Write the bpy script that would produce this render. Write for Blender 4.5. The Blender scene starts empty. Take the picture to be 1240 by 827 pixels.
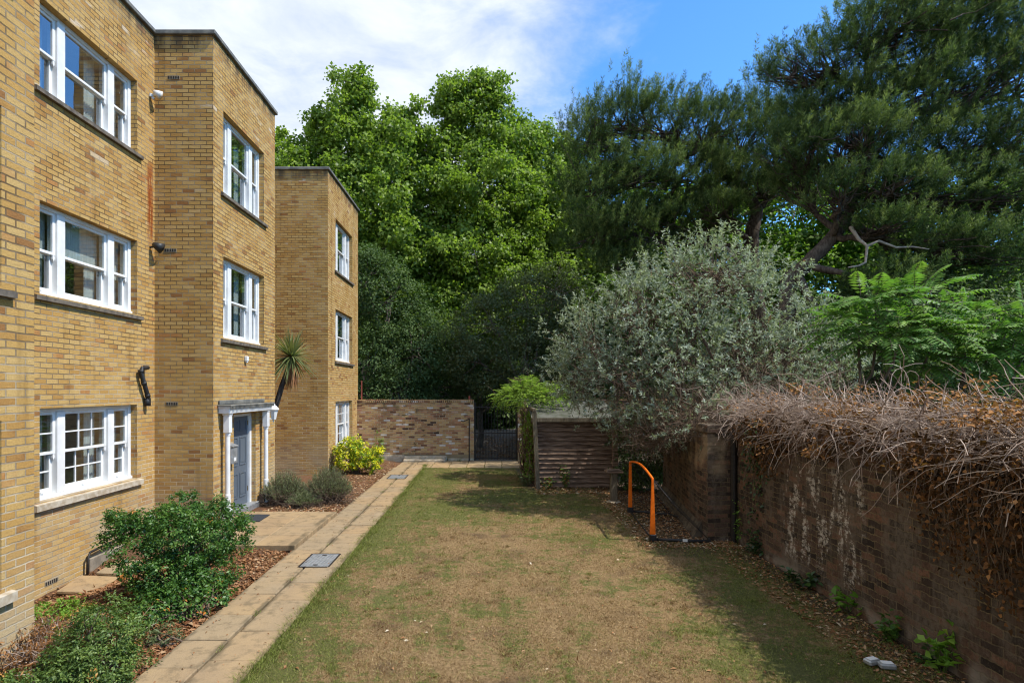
import bpy, math, random
import numpy as np
from mathutils import Vector
PI = math.pi
random.seed(7)
RNG = np.random.default_rng(11)
scene = bpy.context.scene
COL = scene.collection
EYE = 2.62                      # camera height above the lawn
FPX, PX0, PY0 = 703.0, 592.0, 472.0

def at(px, py, y):
    """world point at depth y for a reading taken off the photograph (layout survey)"""
    return np.array([(px-PX0)*y/FPX, y, EYE+(PY0-py)*y/FPX])

# ------------------------------------------------------------------ materials
def new_mat(name):
    m = bpy.data.materials.new(name); m.use_nodes = True
    nt = m.node_tree; nt.nodes.clear()
    return m, nt, nt.nodes, nt.links

class N:
    """tiny node-graph helper"""
    def __init__(s, nt): s.nt = nt; s.n = nt.nodes; s.l = nt.links
    def add(s, t, **kw):
        nd = s.n.new(t)
        for k, v in kw.items(): setattr(nd, k, v)
        return nd
    def link(s, a, b): s.l.new(a, b)
    def val(s, sock, v):
        if hasattr(v, 'is_linked') or hasattr(v, 'links'): s.l.new(v, sock)
        else: sock.default_value = v
    def math(s, op, a, b=None, c=None, clamp=False):
        nd = s.add('ShaderNodeMath', operation=op); nd.use_clamp = clamp
        s.val(nd.inputs[0], a)
        if b is not None: s.val(nd.inputs[1], b)
        if c is not None: s.val(nd.inputs[2], c)
        return nd.outputs[0]
    def noise(s, vec, scale, detail=4, rough=0.55, dist=0.0):
        nd = s.add('ShaderNodeTexNoise'); nd.inputs['Scale'].default_value = scale
        nd.inputs['Detail'].default_value = detail; nd.inputs['Roughness'].default_value = rough
        nd.inputs['Distortion'].default_value = dist
        if vec is not None: s.link(vec, nd.inputs['Vector'])
        return nd.outputs['Fac']
    def ramp(s, fac, stops, interp='LINEAR'):
        nd = s.add('ShaderNodeValToRGB'); cr = nd.color_ramp; cr.interpolation = interp
        while len(cr.elements) < len(stops): cr.elements.new(0.5)
        for e, (p, c) in zip(cr.elements, stops):
            e.position = p; e.color = (*c, 1) if len(c) == 3 else c
        s.link(fac, nd.inputs['Fac']); return nd.outputs['Color']
    def step(s, fac, a, b):
        nd = s.add('ShaderNodeMapRange'); nd.interpolation_type = 'SMOOTHSTEP'
        nd.inputs['From Min'].default_value = a; nd.inputs['From Max'].default_value = b
        s.link(fac, nd.inputs['Value']); return nd.outputs['Result']
    def mix(s, fac, a, b, mode='MIX'):
        nd = s.add('ShaderNodeMix', data_type='RGBA', blend_type=mode)
        s.val(nd.inputs[0], fac)
        for sock, v in ((nd.inputs[6], a), (nd.inputs[7], b)):
            if isinstance(v, tuple): sock.default_value = (*v, 1) if len(v) == 3 else v
            else: s.link(v, sock)
        return nd.outputs[2]
    def obj(s): return s.add('ShaderNodeTexCoord').outputs['Object']
    def mapv(s, vec, scale=(1, 1, 1), loc=(0, 0, 0)):
        nd = s.add('ShaderNodeMapping'); nd.inputs['Scale'].default_value = scale; nd.inputs['Location'].default_value = loc
        s.link(vec, nd.inputs['Vector']); return nd.outputs[0]
    def sep(s, vec):
        nd = s.add('ShaderNodeSeparateXYZ'); s.link(vec, nd.inputs[0]); return nd.outputs
    def comb(s, x, y, z):
        nd = s.add('ShaderNodeCombineXYZ')
        for i, v in enumerate((x, y, z)): s.val(nd.inputs[i], v)
        return nd.outputs[0]
    def bump(s, h, strength=0.5, dist=0.01, normal=None):
        nd = s.add('ShaderNodeBump'); nd.inputs['Strength'].default_value = strength; nd.inputs['Distance'].default_value = dist
        s.link(h, nd.inputs['Height'])
        if normal is not None: s.link(normal, nd.inputs['Normal'])
        return nd.outputs[0]
    def out(s, color, rough=0.8, normal=None, spec=0.3, metal=0.0, extra=None):
        b = s.add('ShaderNodeBsdfPrincipled')
        if isinstance(color, tuple): b.inputs['Base Color'].default_value = (*color, 1)
        else: s.link(color, b.inputs['Base Color'])
        s.val(b.inputs['Roughness'], rough)
        b.inputs['Specular IOR Level'].default_value = spec; b.inputs['Metallic'].default_value = metal
        if normal is not None: s.link(normal, b.inputs['Normal'])
        o = s.add('ShaderNodeOutputMaterial'); s.link(b.outputs[0], o.inputs['Surface']); return b

def simple_mat(name, c1, c2=None, scale=8, rough=0.6, bump=0.0, spec=0.3, metal=0.0, stretch=(1, 1, 1), detail=5):
    m, nt, _, _ = new_mat(name); g = N(nt)
    v = g.mapv(g.obj(), stretch)
    n = g.noise(v, scale, detail, 0.6)
    c = g.mix(g.step(n, 0.35, 0.65), c1, c2 if c2 else tuple(x*0.8 for x in c1))
    nr = g.bump(n, bump, 0.01) if bump else None
    g.out(c, rough, nr, spec, metal); return m

def leaf_mat(name, stops, rough=0.5, spec=0.35, trans=0.35, tcol=1.25):
    """foliage: per-leaf tint, part of the light passes through the blade"""
    m, nt, _, _ = new_mat(name); g = N(nt)
    a = g.add('ShaderNodeAttribute', attribute_name='tint')
    c = g.ramp(a.outputs['Fac'], stops)
    b = g.add('ShaderNodeBsdfPrincipled'); g.link(c, b.inputs['Base Color'])
    b.inputs['Roughness'].default_value = rough; b.inputs['Specular IOR Level'].default_value = spec
    t = g.add('ShaderNodeBsdfTranslucent')
    tc = g.mix(1.0, c, (tcol, tcol*1.12, tcol*0.55), 'MULTIPLY'); g.link(tc, t.inputs['Color'])
    mx = g.add('ShaderNodeMixShader'); mx.inputs[0].default_value = trans
    g.link(b.outputs[0], mx.inputs[1]); g.link(t.outputs[0], mx.inputs[2])
    o = g.add('ShaderNodeOutputMaterial'); g.link(mx.outputs[0], o.inputs['Surface'])
    return m

def brick_mat(name, stops, mortar, mortar_hi=None, rowh=0.075, bw=0.225, msize=0.006, bump=0.6, stains=None, rough=0.9, jitter=0.004):
    m, nt, _, _ = new_mat(name); g = N(nt)
    ob = g.obj(); x, y, z = g.sep(ob)
    nrm = g.sep(g.add('ShaderNodeNewGeometry').outputs['True Normal'])
    isx = g.math('GREATER_THAN', g.math('ABSOLUTE', nrm[0]), 0.6)
    u = g.math('ADD', g.math('MULTIPLY', y, isx), g.math('MULTIPLY', x, g.math('SUBTRACT', 1.0, isx)))
    wob = g.math('MULTIPLY', g.math('SUBTRACT', g.noise(g.mapv(ob, (1, 1, 1)), 7, 3), 0.5), jitter*4)
    vec = g.comb(u, g.math('ADD', z, wob), 0.0)
    br = g.add('ShaderNodeTexBrick'); g.link(vec, br.inputs['Vector'])
    br.inputs['Scale'].default_value = 1; br.inputs['Brick Width'].default_value = bw; br.inputs['Row Height'].default_value = rowh
    br.inputs['Mortar Size'].default_value = msize; br.inputs['Mortar Smooth'].default_value = 0.25
    br.inputs['Color1'].default_value = (0, 0, 0, 1); br.inputs['Color2'].default_value = (1, 1, 1, 1); br.inputs['Mortar'].default_value = (0.5, 0.5, 0.5, 1)
    br.offset = 0.5
    row = g.math('FLOOR', g.math('DIVIDE', g.math('ADD', z, wob), rowh)); even = g.math('SUBTRACT', 1.0, g.math('FLOORED_MODULO', row, 2.0))
    colm = g.math('FLOOR', g.math('ADD', g.math('DIVIDE', u, bw), g.math('MULTIPLY', even, 0.5)))
    wn_ = g.add('ShaderNodeTexWhiteNoise', noise_dimensions='2D'); g.link(g.comb(colm, row, 0.0), wn_.inputs['Vector']); tint = wn_.outputs['Value']
    big = g.noise(ob, 0.9, 4, 0.6); fine = g.noise(ob, 45, 5, 0.7); mid = g.noise(ob, 11, 4, 0.6)
    t2 = g.math('ADD', tint, g.math('MULTIPLY', g.math('SUBTRACT', big, 0.5), 0.45), clamp=True)
    bc = g.ramp(t2, stops)
    bc = g.mix(g.math('MULTIPLY', g.step(fine, 0.35, 0.75), 0.45), bc, g.mix(1.0, bc, (0.62, 0.58, 0.52), 'MULTIPLY'))
    bc = g.mix(g.math('MULTIPLY', g.step(mid, 0.5, 0.75), 0.3), bc, g.mix(1.0, bc, (1.25, 1.22, 1.15), 'MULTIPLY'))
    mc = g.mix(g.math('ADD', g.math('MULTIPLY', g.step(g.noise(ob, 2.2, 4), 0.4, 0.62), 0.5), g.math('MULTIPLY', g.step(z, 4.0, 1.0), 0.5)), mortar, mortar_hi or tuple(c*1.3 for c in mortar))  # mortar darker higher up, painting in the shadow of raked joints
    c = g.mix(br.outputs['Fac'], bc, mc)
    if stains: c = stains(g, ob, x, y, z, c, br, tint)
    h = g.math('SUBTRACT', g.math('MULTIPLY', fine, 0.45), g.math('MULTIPLY', br.outputs['Fac'], 0.9))
    h = g.math('ADD', h, g.math('MULTIPLY', tint, 0.35))
    g.out(c, rough, g.bump(h, bump, 0.02), 0.15)
    return m

# ------------------------------------------------------------------ mesh builders
def make_mesh(name, verts, faces4=None, faces3=None, tint=None, smooth=False):
    """fast numpy mesh: verts (N,3), faces4 (M,4), faces3 (K,3)"""
    me = bpy.data.meshes.new(name)
    f4 = np.zeros((0, 4), int) if faces4 is None else np.asarray(faces4, int).reshape(-1, 4)
    f3 = np.zeros((0, 3), int) if faces3 is None else np.asarray(faces3, int).reshape(-1, 3)
    v = np.asarray(verts, np.float32)
    me.vertices.add(len(v)); me.vertices.foreach_set('co', v.ravel())
    loops = np.concatenate([f4.ravel(), f3.ravel()]).astype(np.int32)
    me.loops.add(len(loops)); me.loops.foreach_set('vertex_index', loops)
    nf = len(f4)+len(f3); me.polygons.add(nf)
    ls = np.concatenate([np.arange(len(f4))*4, len(f4)*4+np.arange(len(f3))*3]).astype(np.int32)
    me.polygons.foreach_set('loop_start', ls)
    if smooth: me.polygons.foreach_set('use_smooth', np.ones(nf, bool))
    if tint is not None:
        at_ = me.attributes.new('tint', 'FLOAT', 'POINT'); at_.data.foreach_set('value', np.asarray(tint, np.float32))
    me.update(calc_edges=True)
    return me

def link(name, me, mat, parent=None):
    o = bpy.data.objects.new(name, me)
    if mat is not None and me is not None: me.materials.append(mat)
    COL.objects.link(o)
    if parent is not None: o.parent = parent
    return o

def tag(o, label=None, cat=None, group=None, kind=None):
    if label: o['label'] = label
    if cat: o['category'] = cat
    if group: o['group'] = group
    if kind: o['kind'] = kind
    return o

def thing(name, label, cat, loc=(0, 0, 0), group=None):
    o = bpy.data.objects.new(name, None); COL.objects.link(o); o.location = loc
    o.empty_display_size = 0.2
    return tag(o, label, cat, group)

class MB:
    """collects boxes, prisms, tubes and lathes, then links them as one mesh object"""
    def __init__(s): s.v = []; s.f = []
    def poly(s, vs, fs):
        b = len(s.v); s.v += [tuple(map(float, p)) for p in vs]; s.f += [tuple(b+i for i in f) for f in fs]; return s
    def box(s, x0, x1, y0, y1, z0, z1, ch=0.0):
        if ch <= 0:
            vs = [(x, y, z) for z in (z0, z1) for y in (y0, y1) for x in (x0, x1)]
            return s.poly(vs, [(0, 2, 3, 1), (4, 5, 7, 6), (0, 1, 5, 4), (2, 6, 7, 3), (0, 4, 6, 2), (1, 3, 7, 5)])
        c = ch   # chamfered box: 24 vertices
        import itertools
        X, Y, Z = (x0, x1), (y0, y1), (z0, z1); idx = {}; vs = []
        for i, j, k in itertools.product((0, 1), repeat=3):
            sx, sy, sz = (1 if i == 0 else -1), (1 if j == 0 else -1), (1 if k == 0 else -1)
            for ax in range(3):
                p = [X[i]+sx*c, Y[j]+sy*c, Z[k]+sz*c]; p[ax] = (X[i], Y[j], Z[k])[ax]
                idx[(i, j, k, ax)] = len(vs); vs.append(p)
        fs = []
        for ax in range(3):
            a, b = [q for q in range(3) if q != ax]
            for e in (0, 1):
                q = []
                for (u, w) in ((0, 0), (1, 0), (1, 1), (0, 1)):
                    key = [0, 0, 0]; key[ax] = e; key[a] = u; key[b] = w; q.append(idx[(*key, ax)])
                fs.append(tuple(q))
            for (u, w) in itertools.product((0, 1), repeat=2):   # edge strips along ax
                k0 = [0, 0, 0]; k0[a] = u; k0[b] = w; k1 = list(k0); k1[ax] = 1
                fs.append((idx[(*k0, a)], idx[(*k1, a)], idx[(*k1, b)], idx[(*k0, b)]))
        for i, j, k in itertools.product((0, 1), repeat=3): fs.append((idx[(i, j, k, 0)], idx[(i, j, k, 1)], idx[(i, j, k, 2)]))
        return s.poly(vs, fs)
    def prism(s, pts, d0, d1, axis='x'):
        """2D outline pts extruded along an axis"""
        n = len(pts)
        def P(a, b, d): return {'x': (d, a, b), 'y': (a, d, b), 'z': (a, b, d)}[axis]
        vs = [P(a, b, d0) for a, b in pts]+[P(a, b, d1) for a, b in pts]
        fs = [tuple(range(n))[::-1], tuple(range(n, 2*n))]+[(i, (i+1) % n, n+(i+1) % n, n+i) for i in range(n)]
        return s.poly(vs, fs)
    def tube(s, pts, r, n=8, cap=True):
        pts = np.asarray(pts, float); m = len(pts)
        r = np.broadcast_to(np.asarray(r, float), (m,))
        vs, fs = tube_arrays(pts, r, n)
        b = len(s.v); s.v += [tuple(p) for p in vs]; s.f += [tuple(int(b+i) for i in q) for q in fs]
        if cap: s.f += [tuple(b+i for i in range(n))[::-1], tuple(b+(m-1)*n+i for i in range(n))]
        return s
    def lathe(s, prof, cx, cy, n=20):
        """profile [(r,z)...] round a vertical axis"""
        vs = [(cx+r*math.cos(2*PI*k/n), cy+r*math.sin(2*PI*k/n), z) for r, z in prof for k in range(n)]
        fs = [(j*n+k, j*n+(k+1) % n, (j+1)*n+(k+1) % n, (j+1)*n+k) for j in range(len(prof)-1) for k in range(n)]
        fs += [tuple(range(n))[::-1], tuple((len(prof)-1)*n+k for k in range(n))]
        return s.poly(vs, fs)
    def build(s, name, mat, parent=None, smooth=False):
        me = bpy.data.meshes.new(name); me.from_pydata(s.v, [], s.f); me.update()
        import bmesh
        bm = bmesh.new(); bm.from_mesh(me); bmesh.ops.recalc_face_normals(bm, faces=bm.faces); bm.to_mesh(me); bm.free()
        if smooth: me.polygons.foreach_set('use_smooth', np.ones(len(me.polygons), bool))
        return link(name, me, mat, parent)

def unit(v):
    v = np.asarray(v, float); return v/np.maximum(np.linalg.norm(v, axis=-1, keepdims=True), 1e-9)

def tube_arrays(pts, r, n):
    m = len(pts)
    t = np.gradient(pts, axis=0); t = unit(t)
    ref = np.where(np.abs(t[:, 2:3]) > 0.9, np.array([[1., 0, 0]]), np.array([[0., 0, 1.]]))
    a = unit(np.cross(t, ref)); b = np.cross(t, a)
    for i in range(1, m):                       # keep the frame from flipping
        if np.dot(a[i], a[i-1]) < 0: a[i] = -a[i]; b[i] = -b[i]
    ang = np.arange(n)*2*PI/n
    ring = (np.cos(ang)[None, :, None]*a[:, None, :]+np.sin(ang)[None, :, None]*b[:, None, :])*r[:, None, None]+pts[:, None, :]
    i = np.arange(m-1)[:, None]*n; k = np.arange(n)[None, :]; k2 = (k+1) % n
    fs = np.stack([i+k, i+k2, i+n+k2, i+n+k], -1).reshape(-1, 4)
    return ring.reshape(-1, 3), fs

class Tubes:
    """many tapering stems or twigs in one mesh"""
    def __init__(s): s.v = []; s.f = []; s.n = 0
    def add(s, pts, r, n=4):
        pts = np.asarray(pts, float); v, f = tube_arrays(pts, np.broadcast_to(np.asarray(r, float), (len(pts),)), n)
        s.v.append(v); s.f.append(f+s.n); s.n += len(v)
    def build(s, name, mat, parent=None, smooth=True):
        tint = np.concatenate([np.full(len(v), RNG.random()) for v in s.v])
        return link(name, make_mesh(name, np.concatenate(s.v), np.concatenate(s.f), tint=tint, smooth=smooth), mat, parent)

def rand_dirs(n): return unit(RNG.normal(size=(n, 3)))

def leaf_arrays(pos, axis, nrm, length, width, fold=0.25, bend=0.15):
    """one folded quad per leaf: base, right, tip, left"""
    n = len(pos); axis = unit(axis); side = unit(np.cross(axis, nrm)); nr = np.cross(side, axis)
    L = np.broadcast_to(np.asarray(length, float), (n,))[:, None]; W = np.broadcast_to(np.asarray(width, float), (n,))[:, None]
    mid = pos+axis*L*0.45
    v = np.stack([pos, mid+side*W*0.5+nr*W*fold, pos+axis*L-nr*L*bend, mid-side*W*0.5+nr*W*fold], 1)
    return v.reshape(-1, 3), np.arange(n*4).reshape(-1, 4)

class Leaves:
    def __init__(s): s.v = []; s.t = []
    def add(s, pos, axis, nrm, length, width, tint, fold=0.25, bend=0.15):
        v, _ = leaf_arrays(np.asarray(pos, float), axis, nrm, length, width, fold, bend)
        s.v.append(v); s.t.append(np.repeat(np.clip(np.broadcast_to(tint, (len(pos),)), 0, 1), 4))
    def build(s, name, mat, parent=None):
        v = np.concatenate(s.v)
        return link(name, make_mesh(name, v, np.arange(len(v)).reshape(-1, 4), tint=np.concatenate(s.t)), mat, parent)

def clump_leaves(lv, cen, out, rad, n_per, length, aspect, flat=0.75, up=0.6, tint_spread=0.3, tint0=None, droop=0.25, fold=0.25):
    """leaves spread through small clumps (cen, outward dir, radius)"""
    M = len(cen)
    rad = np.broadcast_to(np.asarray(rad, float), (M,))
    k = np.repeat(np.arange(M), n_per); n = len(k)
    d = rand_dirs(n); rr = RNG.random(n)**0.5
    pos = cen[k]+d*(rr*rad[k])[:, None]*np.array([1, 1, flat])
    o = out[k]
    nrm = unit(o*0.55+np.array([0, 0, up])+RNG.normal(size=(n, 3))*0.55)
    ax = unit(d*0.8+o*0.4+RNG.normal(size=(n, 3))*0.5-np.array([0, 0, droop]))
    ax = unit(ax-nrm*np.sum(ax*nrm, 1, keepdims=True)*0.85)
    t0 = (RNG.random(M) if tint0 is None else np.broadcast_to(tint0, (M,)))
    t = 0.5+(t0[k]-0.5)*0.6+RNG.normal(size=n)*tint_spread*0.5
    L = length*(0.65+0.6*RNG.random(n))
    lv.add(pos-ax*L[:, None]*0.3, ax, nrm, L, L*aspect, t, fold)

def lobe_clumps(lobes, per_m2, jit=0.12, inner=0.72, hemi=-1.0):
    """clump centres over the shells of ellipsoid lobes; those buried in another lobe are dropped"""
    C, O = [], []
    L = np.asarray(lobes, float)
    for i, (cx, cy, cz, rx, ry, rz) in enumerate(L):
        area = 4*PI*((rx*ry)**1.6/3+(rx*rz)**1.6/3+(ry*rz)**1.6/3)**(1/1.6)
        n = max(6, int(area*per_m2)); d = rand_dirs(n); d = d[d[:, 2] > hemi]; n = len(d)
        w = 1+(0.13+jit*.3)*np.sin(d[:, 0]*5+i)*np.cos(d[:, 2]*6+i*2)+(0.1+jit*.2)*np.sin(d[:, 1]*9+d[:, 0]*7+i*3)
        k = (inner+(1.02-inner)*RNG.random(n)**0.6+RNG.normal(size=n)*jit*0.5)*w
        p = np.array([cx, cy, cz])+d*k[:, None]*np.array([rx, ry, rz])
        keep = np.ones(n, bool)
        for j, q in enumerate(L):
            if j != i: keep &= np.sum(((p-q[:3])/q[3:])**2, 1) > 0.45
        C.append(p[keep]); O.append(unit(d/np.array([rx, ry, rz]))[keep])
    return np.concatenate(C), np.concatenate(O)

def sublobes(lobes, n=14, frac=.42, out=.72):
    """break each lobe into smaller boughs set round its shell"""
    r = []
    for (cx, cy, cz, rx, ry, rz) in lobes:
        r.append((cx, cy, cz, rx*.62, ry*.62, rz*.62))
        k = np.arange(n)+.5; ph = np.arccos(1-2*k/n); th = PI*(1+5**.5)*k+RNG.random()*6
        d = np.stack([np.cos(th)*np.sin(ph), np.sin(th)*np.sin(ph), np.cos(ph)], 1)+RNG.normal(size=(n, 3))*.16
        for q in d:
            s = frac*RNG.uniform(.6, 1.2); o = out*RNG.uniform(.85, 1.15)
            r.append((cx+q[0]*rx*o, cy+q[1]*ry*o, cz+q[2]*rz*o, rx*s, ry*s, rz*s*RNG.uniform(.75, 1.1)))
    return r

def curve_pts(p0, p1, n=6, sag=0.0, wob=0.1):
    p0, p1 = np.asarray(p0, float), np.asarray(p1, float); t = np.linspace(0, 1, n)[:, None]
    L = np.linalg.norm(p1-p0)
    w = RNG.normal(size=(n, 3))*wob*L*0.25*np.sin(t*PI)
    return p0+(p1-p0)*t+w+np.array([0, 0, 1])*sag*L*np.sin(t*PI)
# ------------------------------------------------------------------ materials of the place
def yellow_stains(g, ob, x, y, z, c, br, tint):
    # rust run below the flashing end, pale lime bloom near the ground, pale repointed patches, dark patches below the coping
    yy = g.math('ABSOLUTE', g.math('SUBTRACT', y, 10.73)); wid = g.math('ADD', 0.05, g.math('MULTIPLY', g.noise(ob, 9, 3), 0.07))
    rust = g.math('MULTIPLY', g.step(g.math('DIVIDE', yy, wid), 1.5, 0.5), g.math('MULTIPLY', g.step(z, 5.15, 5.6), g.step(z, 6.95, 6.6)))
    rust = g.math('MULTIPLY', rust, g.math('MULTIPLY', g.step(x, -6.1, -6.2), g.step(g.noise(g.mapv(ob, (1, 8, 0.6)), 6, 4), 0.25, 0.55)))
    c = g.mix(g.math('MULTIPLY', rust, 0.95), c, (0.24, 0.05, 0.006))
    low = g.math('MULTIPLY', g.step(z, 1.5, 0.2), g.step(g.noise(ob, 1.4, 5), 0.3, 0.7))
    c = g.mix(g.math('MULTIPLY', low, 0.6), c, (0.38, 0.335, 0.24))
    top = g.math('MULTIPLY', g.step(z, 8.85, 9.2), g.step(g.noise(g.mapv(ob, (2.2, 2.2, 0.5)), 2.2, 4), 0.38, 0.62))
    c = g.mix(g.math('MULTIPLY', top, 0.75), c, (0.06, 0.05, 0.04))
    drip = g.step(g.noise(g.mapv(ob, (2.0, 2.0, 0.18)), 1.6, 5), 0.56, 0.72)
    c = g.mix(g.math('MULTIPLY', drip, 0.42), c, g.mix(1.0, c, (0.45, 0.40, 0.34), 'MULTIPLY'))
    pale = g.math('MULTIPLY', g.step(g.noise(g.mapv(ob, (0.6, 0.6, 2.2)), 1.7, 5), 0.6, 0.68), g.math('GREATER_THAN', tint, 0.72))
    pale = g.math('MULTIPLY', pale, g.step(z, 5.0, 7.0))
    return g.mix(g.math('MULTIPLY', pale, 0.75), c, (0.55, 0.45, 0.33))

M = {}
M['brick'] = brick_mat('yellow_stock_brick', [(0.0, (0.28, 0.135, 0.046)), (0.05, (0.40, 0.22, 0.064)), (0.3, (0.455, 0.272, 0.083)), (0.62, (0.48, 0.302, 0.101)), (0.94, (0.505, 0.336, 0.13)), (1.0, (0.40, 0.195, 0.064))],
                       (0.15, 0.098, 0.05), (0.56, 0.45, 0.295), msize=0.0085, stains=yellow_stains, bump=1.0)
def back_stains(g, ob, x, y, z, c, br, t):
    wh = g.math('MULTIPLY', g.math('GREATER_THAN', t, 0.90), g.math('SUBTRACT', 1.0, br.outputs['Fac']))
    c = g.mix(g.math('MULTIPLY', wh, g.step(g.noise(ob, 2.3, 3), 0.38, 0.56)), c, (0.62, 0.56, 0.48))
    dk = g.step(g.noise(g.mapv(ob, (1.3, 1.3, 2.6)), 2.4, 5), 0.60, 0.70)
    c = g.mix(g.math('MULTIPLY', dk, 0.7), c, (0.035, 0.03, 0.022))
    lich = g.math('MULTIPLY', g.step(g.noise(ob, 3.7, 5), 0.55, 0.68), g.step(z, 1.2, 2.2))
    c = g.mix(g.math('MULTIPLY', lich, 0.6), c, (0.085, 0.085, 0.045))
    return g.mix(g.math('MULTIPLY', g.step(z, 0.28, 0.22), 0.9), c, g.mix(g.noise(ob, 6, 4), (0.36, 0.27, 0.15), (0.24, 0.19, 0.12)))
M['old_brick'] = brick_mat('old_red_brick', [(0.0, (0.08, 0.045, 0.03)), (0.1, (0.28, 0.13, 0.07)), (0.4, (0.50, 0.31, 0.135)), (0.7, (0.55, 0.385, 0.18)), (0.86, (0.46, 0.22, 0.12)), (1.0, (0.60, 0.46, 0.31))],
                           (0.30, 0.235, 0.15), (0.50, 0.41, 0.28), rowh=0.0765, bw=0.228, msize=0.008, bump=1.0, stains=back_stains, jitter=0.006)
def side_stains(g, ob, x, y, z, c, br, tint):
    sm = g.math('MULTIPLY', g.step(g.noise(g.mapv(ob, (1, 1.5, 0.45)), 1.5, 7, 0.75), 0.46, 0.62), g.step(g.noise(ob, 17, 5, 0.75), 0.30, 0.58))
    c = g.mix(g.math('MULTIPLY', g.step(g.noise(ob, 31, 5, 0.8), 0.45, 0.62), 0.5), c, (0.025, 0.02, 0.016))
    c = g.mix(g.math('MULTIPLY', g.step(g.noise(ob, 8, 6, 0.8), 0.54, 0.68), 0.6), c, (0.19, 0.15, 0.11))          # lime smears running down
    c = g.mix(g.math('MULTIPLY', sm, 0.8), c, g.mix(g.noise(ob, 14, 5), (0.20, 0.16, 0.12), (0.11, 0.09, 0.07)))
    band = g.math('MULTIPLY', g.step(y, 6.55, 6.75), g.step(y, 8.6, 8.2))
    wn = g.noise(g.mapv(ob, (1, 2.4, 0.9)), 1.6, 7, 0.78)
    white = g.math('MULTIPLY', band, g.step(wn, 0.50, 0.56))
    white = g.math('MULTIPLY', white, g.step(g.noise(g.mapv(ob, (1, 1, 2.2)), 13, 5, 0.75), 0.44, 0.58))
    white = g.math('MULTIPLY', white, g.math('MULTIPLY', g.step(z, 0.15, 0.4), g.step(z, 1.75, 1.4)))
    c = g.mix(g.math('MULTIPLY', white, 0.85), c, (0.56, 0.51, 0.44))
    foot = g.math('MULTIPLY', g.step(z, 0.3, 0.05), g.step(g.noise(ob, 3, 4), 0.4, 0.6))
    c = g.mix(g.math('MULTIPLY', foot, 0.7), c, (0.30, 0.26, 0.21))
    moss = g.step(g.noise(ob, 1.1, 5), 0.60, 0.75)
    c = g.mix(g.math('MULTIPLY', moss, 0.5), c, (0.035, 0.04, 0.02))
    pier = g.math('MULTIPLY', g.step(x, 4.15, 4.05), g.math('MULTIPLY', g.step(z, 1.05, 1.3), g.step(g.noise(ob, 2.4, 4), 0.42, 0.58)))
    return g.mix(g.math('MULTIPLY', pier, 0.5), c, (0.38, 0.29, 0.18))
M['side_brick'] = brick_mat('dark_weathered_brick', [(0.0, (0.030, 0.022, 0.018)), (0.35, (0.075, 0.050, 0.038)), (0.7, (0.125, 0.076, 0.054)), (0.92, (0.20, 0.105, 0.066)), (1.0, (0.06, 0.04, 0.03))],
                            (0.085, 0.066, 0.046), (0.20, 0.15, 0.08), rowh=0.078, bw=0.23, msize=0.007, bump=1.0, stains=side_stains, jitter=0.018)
M['coping'] = simple_mat('lead_coping', (0.10, 0.10, 0.09), (0.20, 0.19, 0.16), 5, 0.7, 0.3)
M['sill_dark'] = simple_mat('tile_sill', (0.085, 0.07, 0.055), (0.17, 0.14, 0.105), 9, 0.8, 0.5)
M['sill_stone'] = simple_mat('stone_sill', (0.34, 0.27, 0.18), (0.48, 0.42, 0.32), 9, 0.85, 0.4)
M['white'] = simple_mat('white_gloss_paint', (0.76, 0.76, 0.74), (0.66, 0.655, 0.63), 4, 0.35, 0.04, 0.4)
M['door'] = simple_mat('grey_blue_paint', (0.105, 0.128, 0.155), (0.095, 0.117, 0.142), 2, 0.38, 0.03, 0.4)
M['brass'] = simple_mat('brass', (0.45, 0.30, 0.10), None, 5, 0.35, 0, 0.5, 0.9)
M['steel'] = simple_mat('galvanised_steel', (0.42, 0.43, 0.43), (0.30, 0.31, 0.31), 14, 0.45, 0.1, 0.5, 0.55)
M['black'] = simple_mat('black_plastic', (0.016, 0.016, 0.017), (0.028, 0.028, 0.028), 6, 0.45, 0.05)
M['iron'] = simple_mat('black_iron', (0.014, 0.013, 0.013), (0.03, 0.024, 0.02), 20, 0.55, 0.2)
M['rubber'] = simple_mat('dark_mat', (0.022, 0.024, 0.028), (0.04, 0.042, 0.046), 60, 0.95, 0.4)
M['room'] = simple_mat('room_plaster', (0.55, 0.51, 0.44), (0.46, 0.42, 0.36), 1, 0.9)
M['curtain'] = simple_mat('pale_curtain', (0.62, 0.66, 0.66), (0.50, 0.54, 0.54), 9, 0.9, 0.2, stretch=(1, 4, 0.2))
M['vent'] = simple_mat('vent_brick', (0.33, 0.28, 0.20), (0.22, 0.19, 0.14), 12, 0.9, 0.3)
M['plastic_white'] = simple_mat('white_plastic', (0.74, 0.74, 0.72), (0.66, 0.66, 0.63), 6, 0.4)
M['slab'] = None
M['concrete'] = simple_mat('damp_concrete', (0.26, 0.22, 0.165), (0.17, 0.145, 0.11), 6, 0.95, 0.4, 0.1)
M['render'] = simple_mat('dirty_render', (0.13, 0.105, 0.075), (0.055, 0.045, 0.034), 5, 0.95, 0.6, 0.1)
M['orange'] = simple_mat('orange_fabric', (0.86, 0.175, 0.006), (0.74, 0.14, 0.004), 14, 0.65, 0.2, 0.25)
M['wood_dark'] = simple_mat('creosoted_boards', (0.075, 0.047, 0.034), (0.29, 0.20, 0.145), 5, 0.85, 0.7, 0.2, stretch=(0.6, 1, 11), detail=8)
M['wood_grey'] = simple_mat('weathered_post', (0.20, 0.165, 0.115), (0.10, 0.085, 0.06), 9, 0.85, 0.7, 0.2, stretch=(6, 6, 0.7), detail=8)
M['felt'] = simple_mat('mossy_roof_felt', (0.10, 0.10, 0.085), (0.055, 0.06, 0.04), 5, 0.95, 0.6)
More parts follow.
